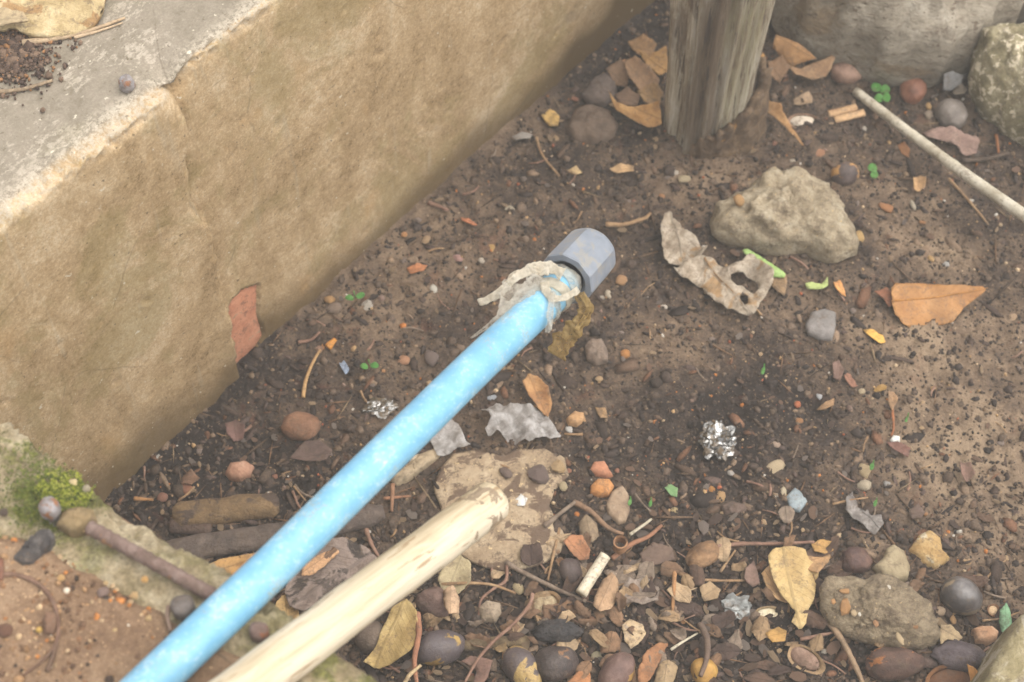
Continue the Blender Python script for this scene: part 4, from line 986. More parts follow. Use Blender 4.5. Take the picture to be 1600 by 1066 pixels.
rock('block', [(1518, 984), (1530, 979), (1550, 979), (1560, 990), (1556, 1004), (1540, 1010), (1522, 1008)], .013, M((196, 152, 118), (170, 124, 92), (212, 172, 140), scale=90), 'smooth pinkish tan block below the smooth green leaf', cat='stone', p=5, amp=.02, seed=50)
rock('stone', [(352, 742), (360, 724), (384, 720), (398, 730), (392, 746), (376, 754), (358, 750)], .011, M((178, 136, 112), (146, 106, 86), (202, 168, 146), scale=70), 'cracked pinkish stone near the wall foot', p=3.5, seed=51, amp=.05)
rock('stone', [(920, 736), (928, 722), (944, 720), (958, 744), (946, 746), (930, 744)], .006, M((184, 128, 98), (154, 104, 80)), 'pinkish orange triangular stone above the orange one', p=4, seed=52, amp=.04)
rock('stone', [(922, 760), (934, 748), (952, 748), (960, 760), (952, 774), (934, 776), (922, 772)], .007, M((190, 132, 78), (150, 98, 62), (206, 150, 98), scale=60), 'orange brown stone just above the flat grey brown stone', p=3, seed=53, amp=.03)
rock('flat_stone', [(946, 790), (956, 768), (972, 758), (982, 772), (984, 798), (978, 816), (966, 820), (950, 806)], .006, M((162, 138, 114), (134, 112, 94), (178, 156, 132), scale=80), 'flat grey brown oval stone below the orange stones', p=5, seed=54, amp=.02)
rock('stone', [(884, 656), (898, 642), (912, 646), (916, 660), (902, 668), (888, 666)], .009, M((190, 150, 108), (160, 122, 86)), 'smooth tan stone right of the plastic wrapper', p=3, seed=55, amp=.04)
rock('stone', [(746, 952), (760, 938), (782, 942), (784, 960), (774, 974), (752, 972)], .012, M((166, 148, 126), (130, 116, 104), (190, 170, 146), scale=60), 'blunt grey stone inside the loop of thin root', p=3, seed=56, amp=.05)
rock('soil_lump', [(884, 206), (896, 172), (920, 164), (950, 172), (968, 196), (958, 220), (928, 228), (900, 222)], .018, LT((116, 98, 84)), 'brown lump of soil left of the post beside the orange curled leaf', cat='clod', p=2.4, amp=.10, seed=57)
rock('soil_lump', [(908, 150), (930, 120), (948, 112), (962, 124), (966, 150), (946, 166), (920, 164)], .012, LT((110, 96, 88)), 'grey brown flat lump against the far wall foot', cat='clod', p=2.4, amp=.08, seed=58)
rock('slate_flake', [(1228, 776), (1242, 762), (1254, 770), (1262, 784), (1250, 800), (1234, 796)], .003, M((150, 160, 164), (122, 134, 140), (176, 186, 188), scale=70, rough=.4), 'blue grey flake of glassy stone on the bare soil', cat='flake', p=6, seed=59, amp=.02)
rock('wood_chip', [(1126, 792), (1140, 784), (1164, 788), (1168, 798), (1150, 808), (1132, 806)], .006, M((104, 86, 76)), 'squared brown wood chip below the foil ball', cat='wood chip', p=5, seed=60)
rock('white_chip', [(1390, 688), (1396, 680), (1406, 682), (1406, 691), (1394, 694)], .004, M((228, 226, 220), (200, 196, 188), (240, 238, 232)), 'bright white chip above a reddish flake', cat='chip', p=3, seed=61, n=30, rings=7)

# ------------------------------------------------------------------ dead wood
def log(pts, wpx, mat, label, name='branch', cat='branch', namp=.12, surf=None, taper=.9, flat=.8):
    q = [G(*t[:2]) for t in pts]; r = wpx*S(pts[0][0], pts[0][1])/2; q = [P(t[0], t[1], a.z+r*.35) for t, a in zip(pts, q)]
    V, F = tube(catmull(q, 10), lambda t: r*(1-(1-taper)*t)*min(1, .55+8*t, .55+8*(1-t)), 22, namp, 60, pts[0][0], flat)
    o = mesh(name, V, F, mat, origin=q[0]); T(o, label, cat); return o
def woodm(c, c2, c3, **k): return M(c, c2, c3, scale=90, bump=.8, bs=260, bd=.004, **k)
log([(250, 868), (330, 852), (420, 838), (510, 822), (600, 800)], 44, woodm((112, 98, 90), (84, 74, 68), (138, 122, 112)), 'grey brown dead branch crossing under the blue pipe', taper=.85)
log([(270, 806), (330, 800), (390, 792), (436, 790)], 46, woodm((138, 112, 80), (104, 84, 64), (164, 136, 100), patch=(92, 76, 66), pt=.55, ps=30), 'rotten tan piece of wood behind the grey branch', cat='dead wood', name='rotten_wood')
log([(264, 822), (300, 824), (330, 830)], 26, woodm((98, 78, 68), (74, 60, 54), (120, 98, 84)), 'short dark stub of wood left of the grey branch', cat='dead wood', name='rotten_wood')
log([(722, 1010), (770, 1004), (826, 1000)], 20, woodm((132, 112, 84), (96, 80, 62), (160, 138, 104)), 'soft tan piece of bark beside the yellow blotched nut', cat='bark', name='bark_piece')
CANE = M((206, 196, 176), (160, 148, 126), (226, 218, 202), scale=40, rough=.5, patch=(150, 132, 108), pt=.62, ps=40)
q = [P(1337, 143, .012), P(1440, 222, .030), P(1530, 288, .046), P(1660, 378, .07)]
V, F = tube(catmull(q, 14), lambda t: .0046+.0014*t+.0005*math.exp(-((t-.13)/.012)**2)+.0005*math.exp(-((t-.52)/.012)**2), 18, .04, 90)
o = mesh('cane', V, F, CANE, origin=q[0]); T(o, 'long thin whitish cane lying in from the right edge', 'cane')
CHW = M((226, 214, 190), (186, 166, 136), (238, 230, 212), scale=80)
q = [P(908, 928, .012), P(927, 897, .013), P(946, 868, .016)]
V, F = tube(catmull(q, 8), .0050, 12, .10, 130, 2); T(mesh('wood_chip', V, F, CHW, origin=q[0]), 'short white peeled stick in the leaf litter', 'stick')
q = [P(1010+x*.0, 0, 0) for x in range(0)]
TW1 = M((134, 116, 100), (104, 88, 76), (164, 146, 128), scale=90); TW2 = M((160, 128, 94), (124, 96, 70), (186, 156, 120), scale=90); TW3 = M((146, 112, 94), (112, 84, 72), (170, 138, 118), scale=90); TW4 = M((204, 194, 172), (164, 150, 128))
for pts, w_, mt, lb in [
    ([(791, 880, .006), (812, 893, .006), (846, 910, .007), (884, 928, .006), (916, 941, .004)], 9, TW1, 'long grey brown twig slanting past the plain dark nut'),
    ([(832, 928, .012), (826, 948, .012), (800, 978, .01), (770, 1004, .012), (745, 1034, .01), (726, 1068, .008)], 7, TW3, 'smooth mauve brown root running to the lower edge'),
    ([(652, 960, .02), (655, 990, .028), (650, 1016, .03), (648, 1040, .028), (652, 1075, .02)], 11, M((170, 120, 92), (136, 92, 72)), 'reddish upright stalk in front of the yellow blotched nut'),
    ([(630, 1072, .03), (640, 1056, .032), (658, 1040, .034)], 8, M((206, 180, 140)), 'pale broken splinter at the lower edge by the reddish stalk'),
    ([(690, 914, .006), (730, 912, .008), (770, 915, .008), (806, 928, .004)], 6, TW2, 'thin straight tan twig right of the pale stick'),
    ([(792, 885, .006), (790, 908, .008), (772, 920, .007), (752, 938, .005), (748, 964, .003)], 6, TW3, 'thin looping root around the blunt grey stone'),
    ([(874, 826, .004), (862, 880, .006), (856, 908, .005)], 6, TW2, 'upright thin tan twig left of the plain dark nut'),
    ([(850, 824, .006), (872, 806, .007), (898, 786, .006)], 9, TW1, 'stout grey twig right of the pale stick tip'),
    ([(896, 786, .004), (922, 800, .007), (950, 826, .008), (974, 836, .004)], 10, M((142, 112, 88)), 'brown bent twig below the flat grey brown stone'),
    ([(984, 836, .004), (1002, 824, .005), (1018, 812, .005)], 6, TW4, 'white narrow sliver above the curled bark'),
    ([(956, 874, .005), (986, 852, .007), (1012, 840, .007), (1034, 822, .005)], 9, M((156, 112, 86), (118, 86, 68)), 'reddish brown twig beside the curled bark ring'),
    ([(1112, 856, .005), (1156, 851, .006), (1206, 851, .006), (1272, 848, .005)], 8, TW3, 'straight mauve twig lying across above the yellow leaf'),
    ([(1054, 894, .004), (1080, 904, .006), (1120, 908, .006), (1164, 908, .005)], 6, TW2, 'straight tan grass stalk below the split nut husk'),
    ([(1054, 894, .007), (1052, 930, .008), (1050, 966, .006)], 8, M((176, 130, 88)), 'orange brown upright stalk right of the leaf litter heap'),
    ([(1048, 1016, .006), (1066, 1004, .008), (1090, 990, .006)], 5, TW4, 'white thin twig above the tan leaf pieces'),
    ([(1094, 976, .010), (1104, 1000, .012), (1104, 1030, .016), (1094, 1058, .016)], 12, M((112, 92, 80), (82, 68, 60)), 'dark curved twig over the ochre nut'),
    ([(1290, 968, .006), (1314, 1000, .008), (1332, 1034, .008), (1350, 1074, .006)], 12, M((156, 130, 104), (118, 98, 80)), 'stout tan twig running down beside the gravelly clod'),
    ([(1250, 1000, .004), (1280, 994, .005), (1306, 988, .004)], 7, TW3, 'reddish twig under the pointed nut shell tip'),
    ([(946, 352, .003), (976, 352, .004), (1006, 343, .004), (1016, 335, .003)], 8, TW2, 'tan twig above the grey cap'),
    ([(838, 216, .003), (848, 244, .004), (874, 276, .004)], 5, TW2, 'thin tan twig near the far wall foot'),
    ([(474, 622, .003), (478, 596, .006), (488, 570, .006), (500, 548, .004)], 7, M((190, 152, 104)), 'curved straw coloured stalk left of the blue pipe'),
    ([(466, 536, .003), (486, 532, .004), (500, 520, .004)], 6, TW3, 'short brown twig near the exposed brick'),
    ([(512, 545, .002), (524, 532, .003)], 13, M((214, 146, 66)), 'small bright orange leaf scrap near the exposed brick'),
    ([(1482, 280, .003), (1506, 306, .004), (1528, 332, .004), (1544, 352, .003)], 5, TW2, 'thin straw under the whitish cane'),
    ([(1504, 252, .004), (1540, 250, .005), (1576, 240, .004)], 8, M((92, 78, 68)), 'dark twig below the mossy concrete lump'),
    ([(1556, 212, .003), (1560, 240, .006)], 6, M((150, 98, 62)), 'short orange brown stalk under the mossy concrete lump'),
    ([(210, 780, .003), (240, 782, .004)], 7, M((176, 130, 84)), 'short tan stalk at the left end of the rotten wood'),
    ([(540, 742, .003), (560, 726, .004), (586, 704, .004)], 8, TW1, 'grey twig close under the blue pipe'),
    ([(600, 780, .004), (642, 776, .006)], 6, M((160, 116, 88)), 'short reddish twig between blue pipe and pale stick'),
    ([(614, 758, .004), (612, 800, .006)], 8, M((150, 112, 86)), 'upright brown twig crossing the short reddish twig'),
    ([(540, 842, .006), (562, 860, .008), (590, 880, .006)], 6, TW2, 'thin tan twig over the big charred leaf'),
    ([(572, 828, .006), (580, 850, .008), (592, 872, .006)], 8, TW3, 'reddish brown twig beside the thin tan one on the charred leaf'),
    ([(1394, 640, .002), (1396, 670, .004), (1392, 682, .003)], 5, M((156, 100, 66)), 'thin rusty stalk just above the white chip'),
    ([(670, 318, .002), (700, 330, .004)], 8, TW3, 'brown stalk near the middle of the wall foot'),
    ([(1296, 870, .006), (1270, 884, .008), (1250, 896, .01)], 9, M((150, 118, 84)), 'brown leaf stalk at the right of the yellow leaf')]:
    twig(pts, w_, mt, 'twig', lb)
# curled bark ring
rc = P(969, 851, .010); V, F = [], []
for i in range(50):
    a = i/49*6.283*1.35; r = .0047*(1+.10*i/49)
    for (dr, dz) in ((0, .005), (.0011, .005), (.0011, -.006), (0, -.006)): V.append(rc+Vector((math.cos(a)*(r+dr), math.sin(a)*(r+dr), dz)))
for i in range(49):
    for k in range(4): F.append((i*4+k, i*4+(k+1) % 4, i*4+4+(k+1) % 4, i*4+4+k))
T(mesh('bark_curl', V, F, M((168, 126, 92), (130, 94, 70)), origin=rc, smooth=False), 'little brown ring of tightly curled bark', 'bark curl')
for k, (a, b) in enumerate([((1294, 178), (1338, 168)), ((1304, 188), (1350, 176))]):
    q = [P(a[0], a[1], .008), P((a[0]+b[0])/2, (a[1]+b[1])/2, .010), P(b[0], b[1], .010)]
    V, F = tube(catmull(q, 6), .0042, 8, .15, 120, k, .7); T(mesh('wood_splinter', V, F, M((200, 164, 124), (150, 112, 82))), ('upper', 'lower')[k]+' tan splinter of the pair behind the sandstone rock', 'splinter')

# ------------------------------------------------------------------ leaves
LO = M((190, 136, 80), (164, 112, 62), (206, 156, 104), scale=44, rough=.55, bump=.2, leaf=True, thin=.15, spec=.35)
leaf('dry_leaf', [(1392, 452), (1398, 443), (1440, 441), (1500, 446), (1536, 451), (1542, 455), (1530, 464), (1506, 480), (1490, 500), (1464, 503), (1428, 511), (1412, 506), (1398, 494), (1393, 476)], [(1392, 474), (1542, 454)], LO, 'smooth orange brown pointed leaf lying alone on bare soil', lift=.006, curl=-.006, bend=.004, tilt=.010, wr=.0014, ws=40, rib=M((190, 132, 70)), seed=1)
leaf('dry_leaf', [(1366, 456), (1384, 452), (1396, 462), (1398, 478), (1388, 480), (1380, 466)], [(1366, 456), (1398, 478)], M((156, 104, 78), leaf=True), 'small reddish torn leaf behind the smooth orange leaf', lift=.004, curl=.003, seed=2)
LG = M((184, 168, 148), (140, 122, 102), (208, 194, 176), scale=60, rough=.8, bump=.6, leaf=True, patch=(168, 136, 98), pt=.56, ps=40, pe=.08)
leaf('crumpled_leaf', [(1032, 352), (1040, 330), (1048, 322), (1054, 334), (1064, 350), (1084, 374), (1104, 398), (1090, 408), (1066, 414), (1048, 412), (1036, 396)], [(1048, 324), (1070, 414)], LG, 'upper half of a crumpled grey leaf left of the sandstone rock', lift=.012, curl=.008, wr=.011, ws=62, tilt=.008, seed=3)
leaf('crumpled_leaf', [(1052, 420), (1080, 408), (1110, 402), (1130, 418), (1160, 412), (1170, 398), (1188, 416), (1208, 430), (1206, 450), (1190, 470), (1176, 496), (1158, 492), (1136, 480), (1110, 468), (1098, 446), (1070, 436)], [(1100, 406), (1170, 490)], LG, 'lower holed half of the crumpled grey leaf', lift=.011, curl=.006, wr=.011, ws=62, seed=4, holes=[[(1142, 432), (1162, 428), (1180, 440), (1184, 456), (1170, 456), (1158, 446), (1146, 448)], [(1158, 462), (1168, 462), (1168, 474), (1160, 474)]], rib=M((150, 116, 78)))
LY = M((204, 174, 120), (168, 136, 88), (218, 192, 144), scale=36, rough=.7, bump=.4, leaf=True)
leaf('dry_leaf', [(1200, 868), (1210, 856), (1258, 854), (1264, 872), (1284, 878), (1276, 912), (1272, 936), (1264, 950), (1260, 972), (1250, 986), (1236, 974), (1244, 954), (1234, 944), (1222, 930), (1206, 900)], [(1224, 856), (1250, 980)], LY, 'large yellow tan crumpled leaf left of the gravelly clod', lift=.014, curl=-.008, wr=.006, ws=40, seed=5, tilt=.008)
leaf('dry_leaf', [(1190, 896), (1202, 884), (1214, 900), (1222, 926), (1234, 938), (1236, 944), (1212, 940), (1196, 916)], [(1194, 890), (1232, 942)], M((204, 164, 118), (170, 130, 90), leaf=True), 'pinkish tan leaf tucked under the large yellow one', lift=.008, curl=.004, wr=.003, seed=6)
leaf('dry_leaf', [(1256, 868), (1284, 872), (1298, 866), (1294, 880), (1284, 890), (1276, 900), (1262, 890)], [(1258, 878), (1298, 868)], M((186, 146, 104), leaf=True), 'folded brown leaf end right of the large yellow leaf', lift=.016, curl=.006, seed=7)
leaf('dry_leaf', [(1268, 850), (1282, 844), (1300, 848), (1302, 860), (1288, 868), (1272, 862)], [(1270, 850), (1300, 858)], M((200, 156, 96), leaf=True), 'small round ochre leaf scrap behind the dark wrinkled nut', lift=.006, curl=.003, seed=8)
LB = M((150, 118, 88), (112, 86, 66), (178, 146, 112), scale=40, leaf=True)
LBO = M((172, 130, 86), (128, 94, 62), (194, 156, 110), scale=40, leaf=True)
leaf('curled_leaf', [(950, 140), (962, 160), (978, 166), (1010, 164), (1030, 162), (1034, 196), (1010, 208), (984, 200), (962, 180)], [(952, 144), (1032, 188)], M((182, 138, 86), (132, 96, 62), (206, 164, 110), scale=60, leaf=True), 'golden curled leaf leaning on the left side of the post', lift=.014, curl=.014, wr=.003, tilt=.02, seed=9)
leaf('dry_leaf', [(974, 96), (992, 90), (1012, 108), (1030, 128), (1026, 150), (1004, 152), (984, 128)], [(978, 96), (1026, 148)], LB, 'brown leaf left of the post behind the golden curled leaf', lift=.010, curl=.006, tilt=.014, seed=10)
leaf('dry_leaf', [(996, 76), (1014, 86), (1040, 78), (1046, 110), (1030, 120), (1010, 104)], [(998, 80), (1044, 112)], M((176, 136, 86), (128, 98, 64), leaf=True), 'ochre leaf against the far left side of the post', lift=.016, curl=.006, tilt=.014, seed=11)
leaf('curled_leaf', [(1182, 160), (1200, 160), (1218, 172), (1234, 196), (1258, 224), (1246, 218), (1222, 194), (1204, 178)], [(1184, 160), (1258, 224)], LBO, 'narrow orange leaf curling out from the right foot of the post', lift=.016, curl=.010, bend=-.004, wr=.001, seed=12)
leaf('dry_leaf', [(1228, 100), (1250, 108), (1270, 98), (1294, 90), (1310, 78), (1300, 104), (1290, 126), (1270, 130), (1244, 118)], [(1228, 104), (1308, 80)], M((160, 126, 94), (120, 92, 70), (190, 156, 120), leaf=True), 'brown jagged leaf lying before the boulder', lift=.012, curl=.006, tilt=.012, seed=13)
leaf('curled_leaf', [(1212, 54), (1232, 62), (1256, 72), (1276, 92), (1260, 94), (1236, 96), (1222, 84), (1208, 70)], [(1212, 56), (1278, 94)], LBO, 'orange edged leaf arched between post and boulder', lift=.030, curl=-.010, tilt=.012, seed=14)
leaf('dry_leaf', [(1240, 156), (1262, 146), (1270, 152), (1268, 164), (1252, 168), (1240, 164)], [(1240, 160), (1270, 154)], M((166, 140, 112), leaf=True), 'pale leaf scrap above the half nut shell', lift=.005, seed=15)
leaf('dry_leaf', [(1442, 206), (1462, 202), (1486, 204), (1506, 214), (1530, 222), (1526, 240), (1506, 244), (1494, 228), (1472, 220), (1450, 216)], [(1444, 208), (1526, 236)], M((154, 126, 114), (118, 94, 86), (176, 150, 138), leaf=True), 'pinkish grey folded leaf between cane and grey nut', lift=.008, curl=.005, wr=.004, seed=16)
leaf('dry_leaf', [(1474, 120), (1488, 113), (1506, 118), (1500, 134), (1486, 142), (1474, 140)], [(1476, 138), (1504, 118)], M((142, 140, 138), (110, 106, 104), leaf=True), 'grey leaf propped against the foot of the boulder', lift=.012, tilt=.012, seed=17)
leaf('dry_leaf', [(1488, 142), (1500, 132), (1512, 140), (1506, 148), (1490, 148)], [(1488, 144), (1512, 142)], M((166, 150, 132), leaf=True), 'pale leaf scrap just left of the mossy concrete lump', lift=.006, seed=18)
leaf('dry_leaf', [(1400, 228), (1412, 226), (1422, 236), (1420, 246), (1410, 240)], [(1400, 228), (1422, 246)], M((176, 124, 84), leaf=True), 'little orange brown leaf below the cane', lift=.005, curl=.004, seed=19)
leaf('dry_leaf', [(1426, 280), (1438, 274), (1446, 280), (1444, 296), (1434, 300), (1428, 296)], [(1436, 276), (1434, 300)], M((206, 164, 118), leaf=True), 'pale square leaf scrap on the soil below the cane', lift=.003, seed=20)
leaf('dry_leaf', [(816, 600), (826, 584), (840, 590), (856, 610), (862, 634), (856, 654), (842, 640), (826, 622)], [(826, 586), (856, 652)], M((184, 138, 92), (140, 96, 66), (206, 170, 120), scale=50, leaf=True), 'orange brown leaf standing behind the plastic wrapper', lift=.006, curl=.008, tilt=.008, seed=21)
leaf('dry_leaf', [(930, 930), (940, 906), (956, 894), (966, 906), (966, 930), (954, 950), (938, 956), (926, 946)], [(960, 896), (934, 954)], M((200, 164, 130), (170, 136, 104), (214, 182, 150), scale=40, leaf=True), 'smooth pinkish tan oval leaf right of the white stick', lift=.011, curl=-.004, seed=22, wr=.001)
leaf('dry_leaf', [(568, 1036), (586, 1014), (598, 980), (612, 948), (636, 936), (652, 958), (654, 996), (644, 1024), (620, 1036), (594, 1044)], [(632, 938), (586, 1042)], M((196, 168, 112), (160, 132, 82), (212, 188, 136), scale=36, leaf=True, patch=(92, 76, 52), pt=.70, ps=70), 'pale olive tan leaf with small holes under the stick', lift=.016, curl=.012, wr=.006, ws=40, tilt=.008, seed=23)
leaf('dry_leaf', [(694, 886), (718, 866), (736, 880), (736, 912), (716, 930), (692, 928), (684, 906)], [(722, 868), (696, 930)], M((180, 164, 130), (146, 130, 100), leaf=True), 'pale greenish tan leaf right under the stick tip', lift=.006, curl=.005, wr=.003, seed=24)
leaf('dry_leaf', [(692, 920), (708, 914), (718, 932), (716, 956), (702, 960), (694, 944)], [(704, 916), (704, 960)], M((206, 172, 140), leaf=True), 'pinkish scale covering the right end of the rough brown nut', lift=.026, curl=-.006, seed=25)
LCH = M((150, 132, 122), (108, 94, 88), (176, 158, 148), scale=26, bump=.5, leaf=True, patch=(64, 56, 52), pt=.54, ps=26, pe=.06)
leaf('charred_leaf', [(452, 900), (480, 872), (506, 852), (540, 846), (574, 856), (590, 874), (566, 900), (540, 918), (508, 940), (476, 958), (452, 948), (444, 924)], [(586, 860), (456, 946)], LCH, 'big grey leaf with charred black patches between pipe and stick', lift=.010, curl=.008, wr=.006, ws=36, seed=26)
leaf('dry_leaf', [(324, 884), (350, 874), (392, 866), (420, 862), (416, 884), (384, 900), (350, 912), (330, 904)], [(326, 896), (420, 866)], M((194, 152, 98), (150, 112, 72), leaf=True), 'orange tan leaf on the near side of the grey branch', lift=.006, curl=.006, seed=27)
leaf('dry_leaf', [(470, 884), (490, 862), (516, 850), (530, 862), (510, 880), (486, 898), (472, 900)], [(474, 894), (526, 856)], M((206, 162, 122), (168, 124, 92), leaf=True, patch=(110, 86, 70), pt=.58, ps=60), 'salmon coloured leaf edge along the blue pipe', lift=.018, curl=-.005, seed=28)
leaf('dry_leaf', [(420, 960), (440, 932), (452, 926), (466, 952), (470, 980), (450, 990), (430, 980)], [(446, 930), (450, 988)], M((196, 162, 110), leaf=True), 'tan leaf scrap behind the mossy broken ledge corner', lift=.006, seed=29)
leaf('dry_leaf', [(880, 846), (892, 836), (910, 840), (922, 862), (920, 874), (906, 876), (894, 866)], [(886, 842), (918, 876)], M((186, 132, 96), (146, 100, 74), leaf=True), 'reddish orange leaf tip above the plain dark nut', lift=.010, curl=.004, seed=30)
leaf('dry_leaf', [(904, 816), (916, 804), (932, 816), (936, 836), (926, 848), (908, 842)], [(916, 806), (924, 846)], M((156, 134, 108), leaf=True), 'grey tan leaf above the reddish orange leaf tip', lift=.009, curl=-.003, seed=31)
leaf('dry_leaf', [(972, 976), (984, 964), (1004, 974), (1010, 990), (998, 1004), (986, 1010), (976, 1000)], [(976, 986), (1008, 988)], M((206, 176, 136), (150, 146, 146), (220, 198, 164), scale=40, leaf=True), 'bluish and cream leaf scrap above the matt brown nut', lift=.010, curl=-.005, seed=32)
leaf('leaf_litter', [(962, 930), (984, 906), (1008, 902), (1030, 918), (1028, 940), (1006, 946), (980, 944)], [(964, 936), (1028, 924)], M((166, 148, 134), (122, 104, 92), (190, 176, 164), scale=80, bump=.8, leaf=True), 'mouldy grey matted leaf right of the oval leaf', lift=.008, wr=.006, ws=90, seed=33)
leaf('bark_flake', [(996, 1050), (1008, 1020), (1030, 1004), (1044, 1006), (1030, 1036), (1016, 1062), (1000, 1076)], [(1040, 1006), (1002, 1072)], M((164, 116, 80), (118, 82, 60), (184, 138, 100), scale=70), 'rust brown bark flake beside the matt brown nut', 'bark', lift=.010, curl=.003, seed=34, solid=.0016)
leaf('dry_leaf', [(1022, 1062), (1030, 1036), (1044, 1030), (1060, 1040), (1052, 1066), (1044, 1084), (1022, 1084)], [(1044, 1032), (1034, 1084)], M((178, 152, 118), (146, 122, 94), leaf=True), 'khaki leaf piece cut off by the lower edge', lift=.012, curl=-.004, seed=35)
leaf('dry_leaf', [(886, 1066), (904, 1050), (922, 1050), (924, 1074), (890, 1084)], [(888, 1070), (922, 1056)], M((200, 140, 96), leaf=True), 'orange leaf corner at the lower edge under the dark shiny nut', lift=.006, seed=36)
leaf('bark_flake', [(1000, 866), (1020, 850), (1050, 856), (1054, 874), (1030, 884), (1004, 884)], [(1002, 876), (1052, 866)], M((112, 92, 80), (86, 70, 62)), 'dark brown flat bark left of the split nut husk', 'bark', lift=.006, solid=.002, seed=37)
leaf('bark_flake', [(1164, 890), (1178, 876), (1184, 894), (1186, 914), (1176, 918), (1162, 908)], [(1178, 878), (1174, 916)], M((130, 104, 92)), 'greyish brown bark flake left of the yellow leaf', 'bark', lift=.007, curl=.003, solid=.0015, seed=38)
leaf('bark_flake', [(720, 1034), (736, 1026), (770, 1034), (764, 1056), (750, 1076), (738, 1070), (746, 1046)], [(722, 1032), (746, 1074)], M((130, 100, 88)), 'angular reddish bark piece at the lower edge', 'bark', lift=.008, solid=.002, seed=39)
leaf('dry_leaf', [(1510, 1020+20), (1520, 1042), (1536, 1060), (1540, 1080), (1518, 1080)], [(1522, 1044), (1530, 1080)], M((206, 148, 86), leaf=True), 'orange leaf point standing at the lower right edge', lift=.016, tilt=.01, seed=40)
leaf('dry_leaf', [(1470, 976), (1486, 976), (1504, 996), (1498, 1002), (1480, 1000), (1468, 1010)], [(1470, 980), (1502, 1000)], M((178, 154, 120), leaf=True), 'pale tan leaf scrap between clod and purplish nut', lift=.010, seed=41)
leaf('dry_leaf', [(1302, 444), (1312, 438), (1318, 450), (1322, 464), (1312, 460), (1304, 452)], [(1308, 440), (1320, 464)], M((222, 158, 96), leaf=True), 'small bright orange leaf scrap below the sandstone rock', lift=.005, curl=.004, seed=42)
leaf('dry_leaf', [(1198, 436), (1226, 430), (1230, 442), (1226, 462), (1214, 456)], [(1200, 438), (1226, 460)], M((160, 130, 96), leaf=True), 'brown triangular leaf right of the holed grey leaf', lift=.004, seed=43)
leaf('dry_leaf', [(1348, 516), (1362, 516), (1380, 526), (1384, 534), (1374, 538), (1360, 528)], [(1348, 516), (1384, 534)], M((226, 176, 92), leaf=True), 'narrow yellow leaf scrap below the smooth orange leaf', lift=.004, curl=.003, seed=44)
leaf('dry_leaf', [(1276, 640), (1290, 628), (1304, 622), (1302, 636), (1288, 642)], [(1276, 640), (1304, 624)], M((170, 134, 98), leaf=True), 'tan two pointed leaf scrap in the middle of the bare soil', lift=.004, seed=45)
leaf('dry_leaf', [(1386, 690), (1402, 692), (1422, 704), (1418, 716), (1404, 708), (1390, 698)], [(1386, 690), (1420, 712)], M((140, 102, 90), leaf=True), 'reddish brown flake under the white chip', lift=.003, seed=46)
leaf('dry_leaf', [(1388, 612), (1396, 612), (1402, 626), (1394, 642), (1388, 630)], [(1392, 612), (1394, 642)], M((186, 148, 112), leaf=True), 'upright tan scrap above the thin rusty stalk', lift=.005, seed=47)
leaf('dry_leaf', [(1300, 570), (1310, 562), (1318, 580), (1312, 596), (1302, 590)], [(1310, 564), (1306, 596)], M((134, 106, 94), leaf=True), 'left one of two reddish leaf scraps on the dark soil', lift=.004, seed=48)
leaf('dry_leaf', [(1318, 580), (1328, 586), (1340, 604), (1330, 606), (1320, 596)], [(1320, 582), (1336, 606)], M((164, 118, 96), leaf=True), 'right one of two reddish leaf scraps on the dark soil', lift=.004, seed=49)
leaf('dry_leaf', [(846, 180), (860, 174), (874, 184), (872, 196), (858, 198)], [(848, 180), (872, 196)], M((222, 182, 112), leaf=True), 'bright yellow chip near the far wall foot', lift=.004, seed=50, solid=.002)
leaf('dry_leaf', [(800, 214), (816, 208), (832, 210), (826, 220), (806, 222)], [(800, 216), (830, 212)], M((150, 142, 134), leaf=True), 'small grey leaf near the far wall foot', lift=.004, seed=51)
leaf('dry_leaf', [(952, 264), (970, 258), (990, 260), (990, 270), (964, 272)], [(952, 268), (990, 264)], M((200, 164, 122), leaf=True), 'pale narrow leaf scrap below the brown soil lump', lift=.004, seed=52)
leaf('dry_leaf', [(886, 266), (900, 262), (910, 270), (900, 274)], [(886, 268), (910, 270)], M((206, 176, 130), leaf=True), 'tiny cream leaf scrap left of the pale narrow one', lift=.003, seed=53)
leaf('bark_flake', [(720, 340), (732, 342), (746, 352), (738, 354), (724, 348)], [(720, 340), (746, 352)], M((186, 120, 84)), 'small orange bark chip near the middle of the wall foot', 'bark', lift=.003, solid=.0015, seed=54)
leaf('dry_leaf', [(636, 420), (652, 414), (668, 416), (660, 428), (642, 430)], [(636, 424), (668, 418)], M((190, 126, 84), leaf=True), 'orange leaf scrap on reddish soil by the wall', lift=.003, seed=55)
leaf('dry_leaf', [(284, 746), (300, 736), (312, 748), (300, 760), (284, 756)], [(284, 750), (312, 748)], M((140, 106, 84), leaf=True), 'brown leaf scrap left of the cracked pinkish stone', lift=.004, seed=56)
leaf('dry_leaf', [(352, 664), (368, 656), (384, 668), (380, 686), (366, 690), (356, 680)], [(366, 658), (370, 690)], M((122, 92, 84), leaf=True), 'purplish brown leaf bit left of the ridged nut', lift=.005, seed=57)
leaf('dry_leaf', [(452, 716), (474, 694), (500, 690), (520, 704), (510, 720), (482, 722)], [(454, 716), (518, 708)], M((106, 86, 78), leaf=True), 'dark brown leaf below the ridged nut', lift=.005, seed=58)
leaf('dry_leaf', [(1420, 798), (1434, 790), (1446, 800), (1438, 812), (1424, 812)], [(1420, 804), (1446, 800)], M((112, 92, 82), leaf=True), 'dark leaf scrap in the right part of the soil', lift=.005, seed=59)
leaf('dry_leaf', [(1498, 726), (1516, 722), (1522, 744), (1510, 754), (1500, 742)], [(1510, 724), (1510, 752)], M((136, 106, 92), leaf=True), 'brown curled leaf scrap on the dry right side', lift=.008, curl=.006, seed=60)
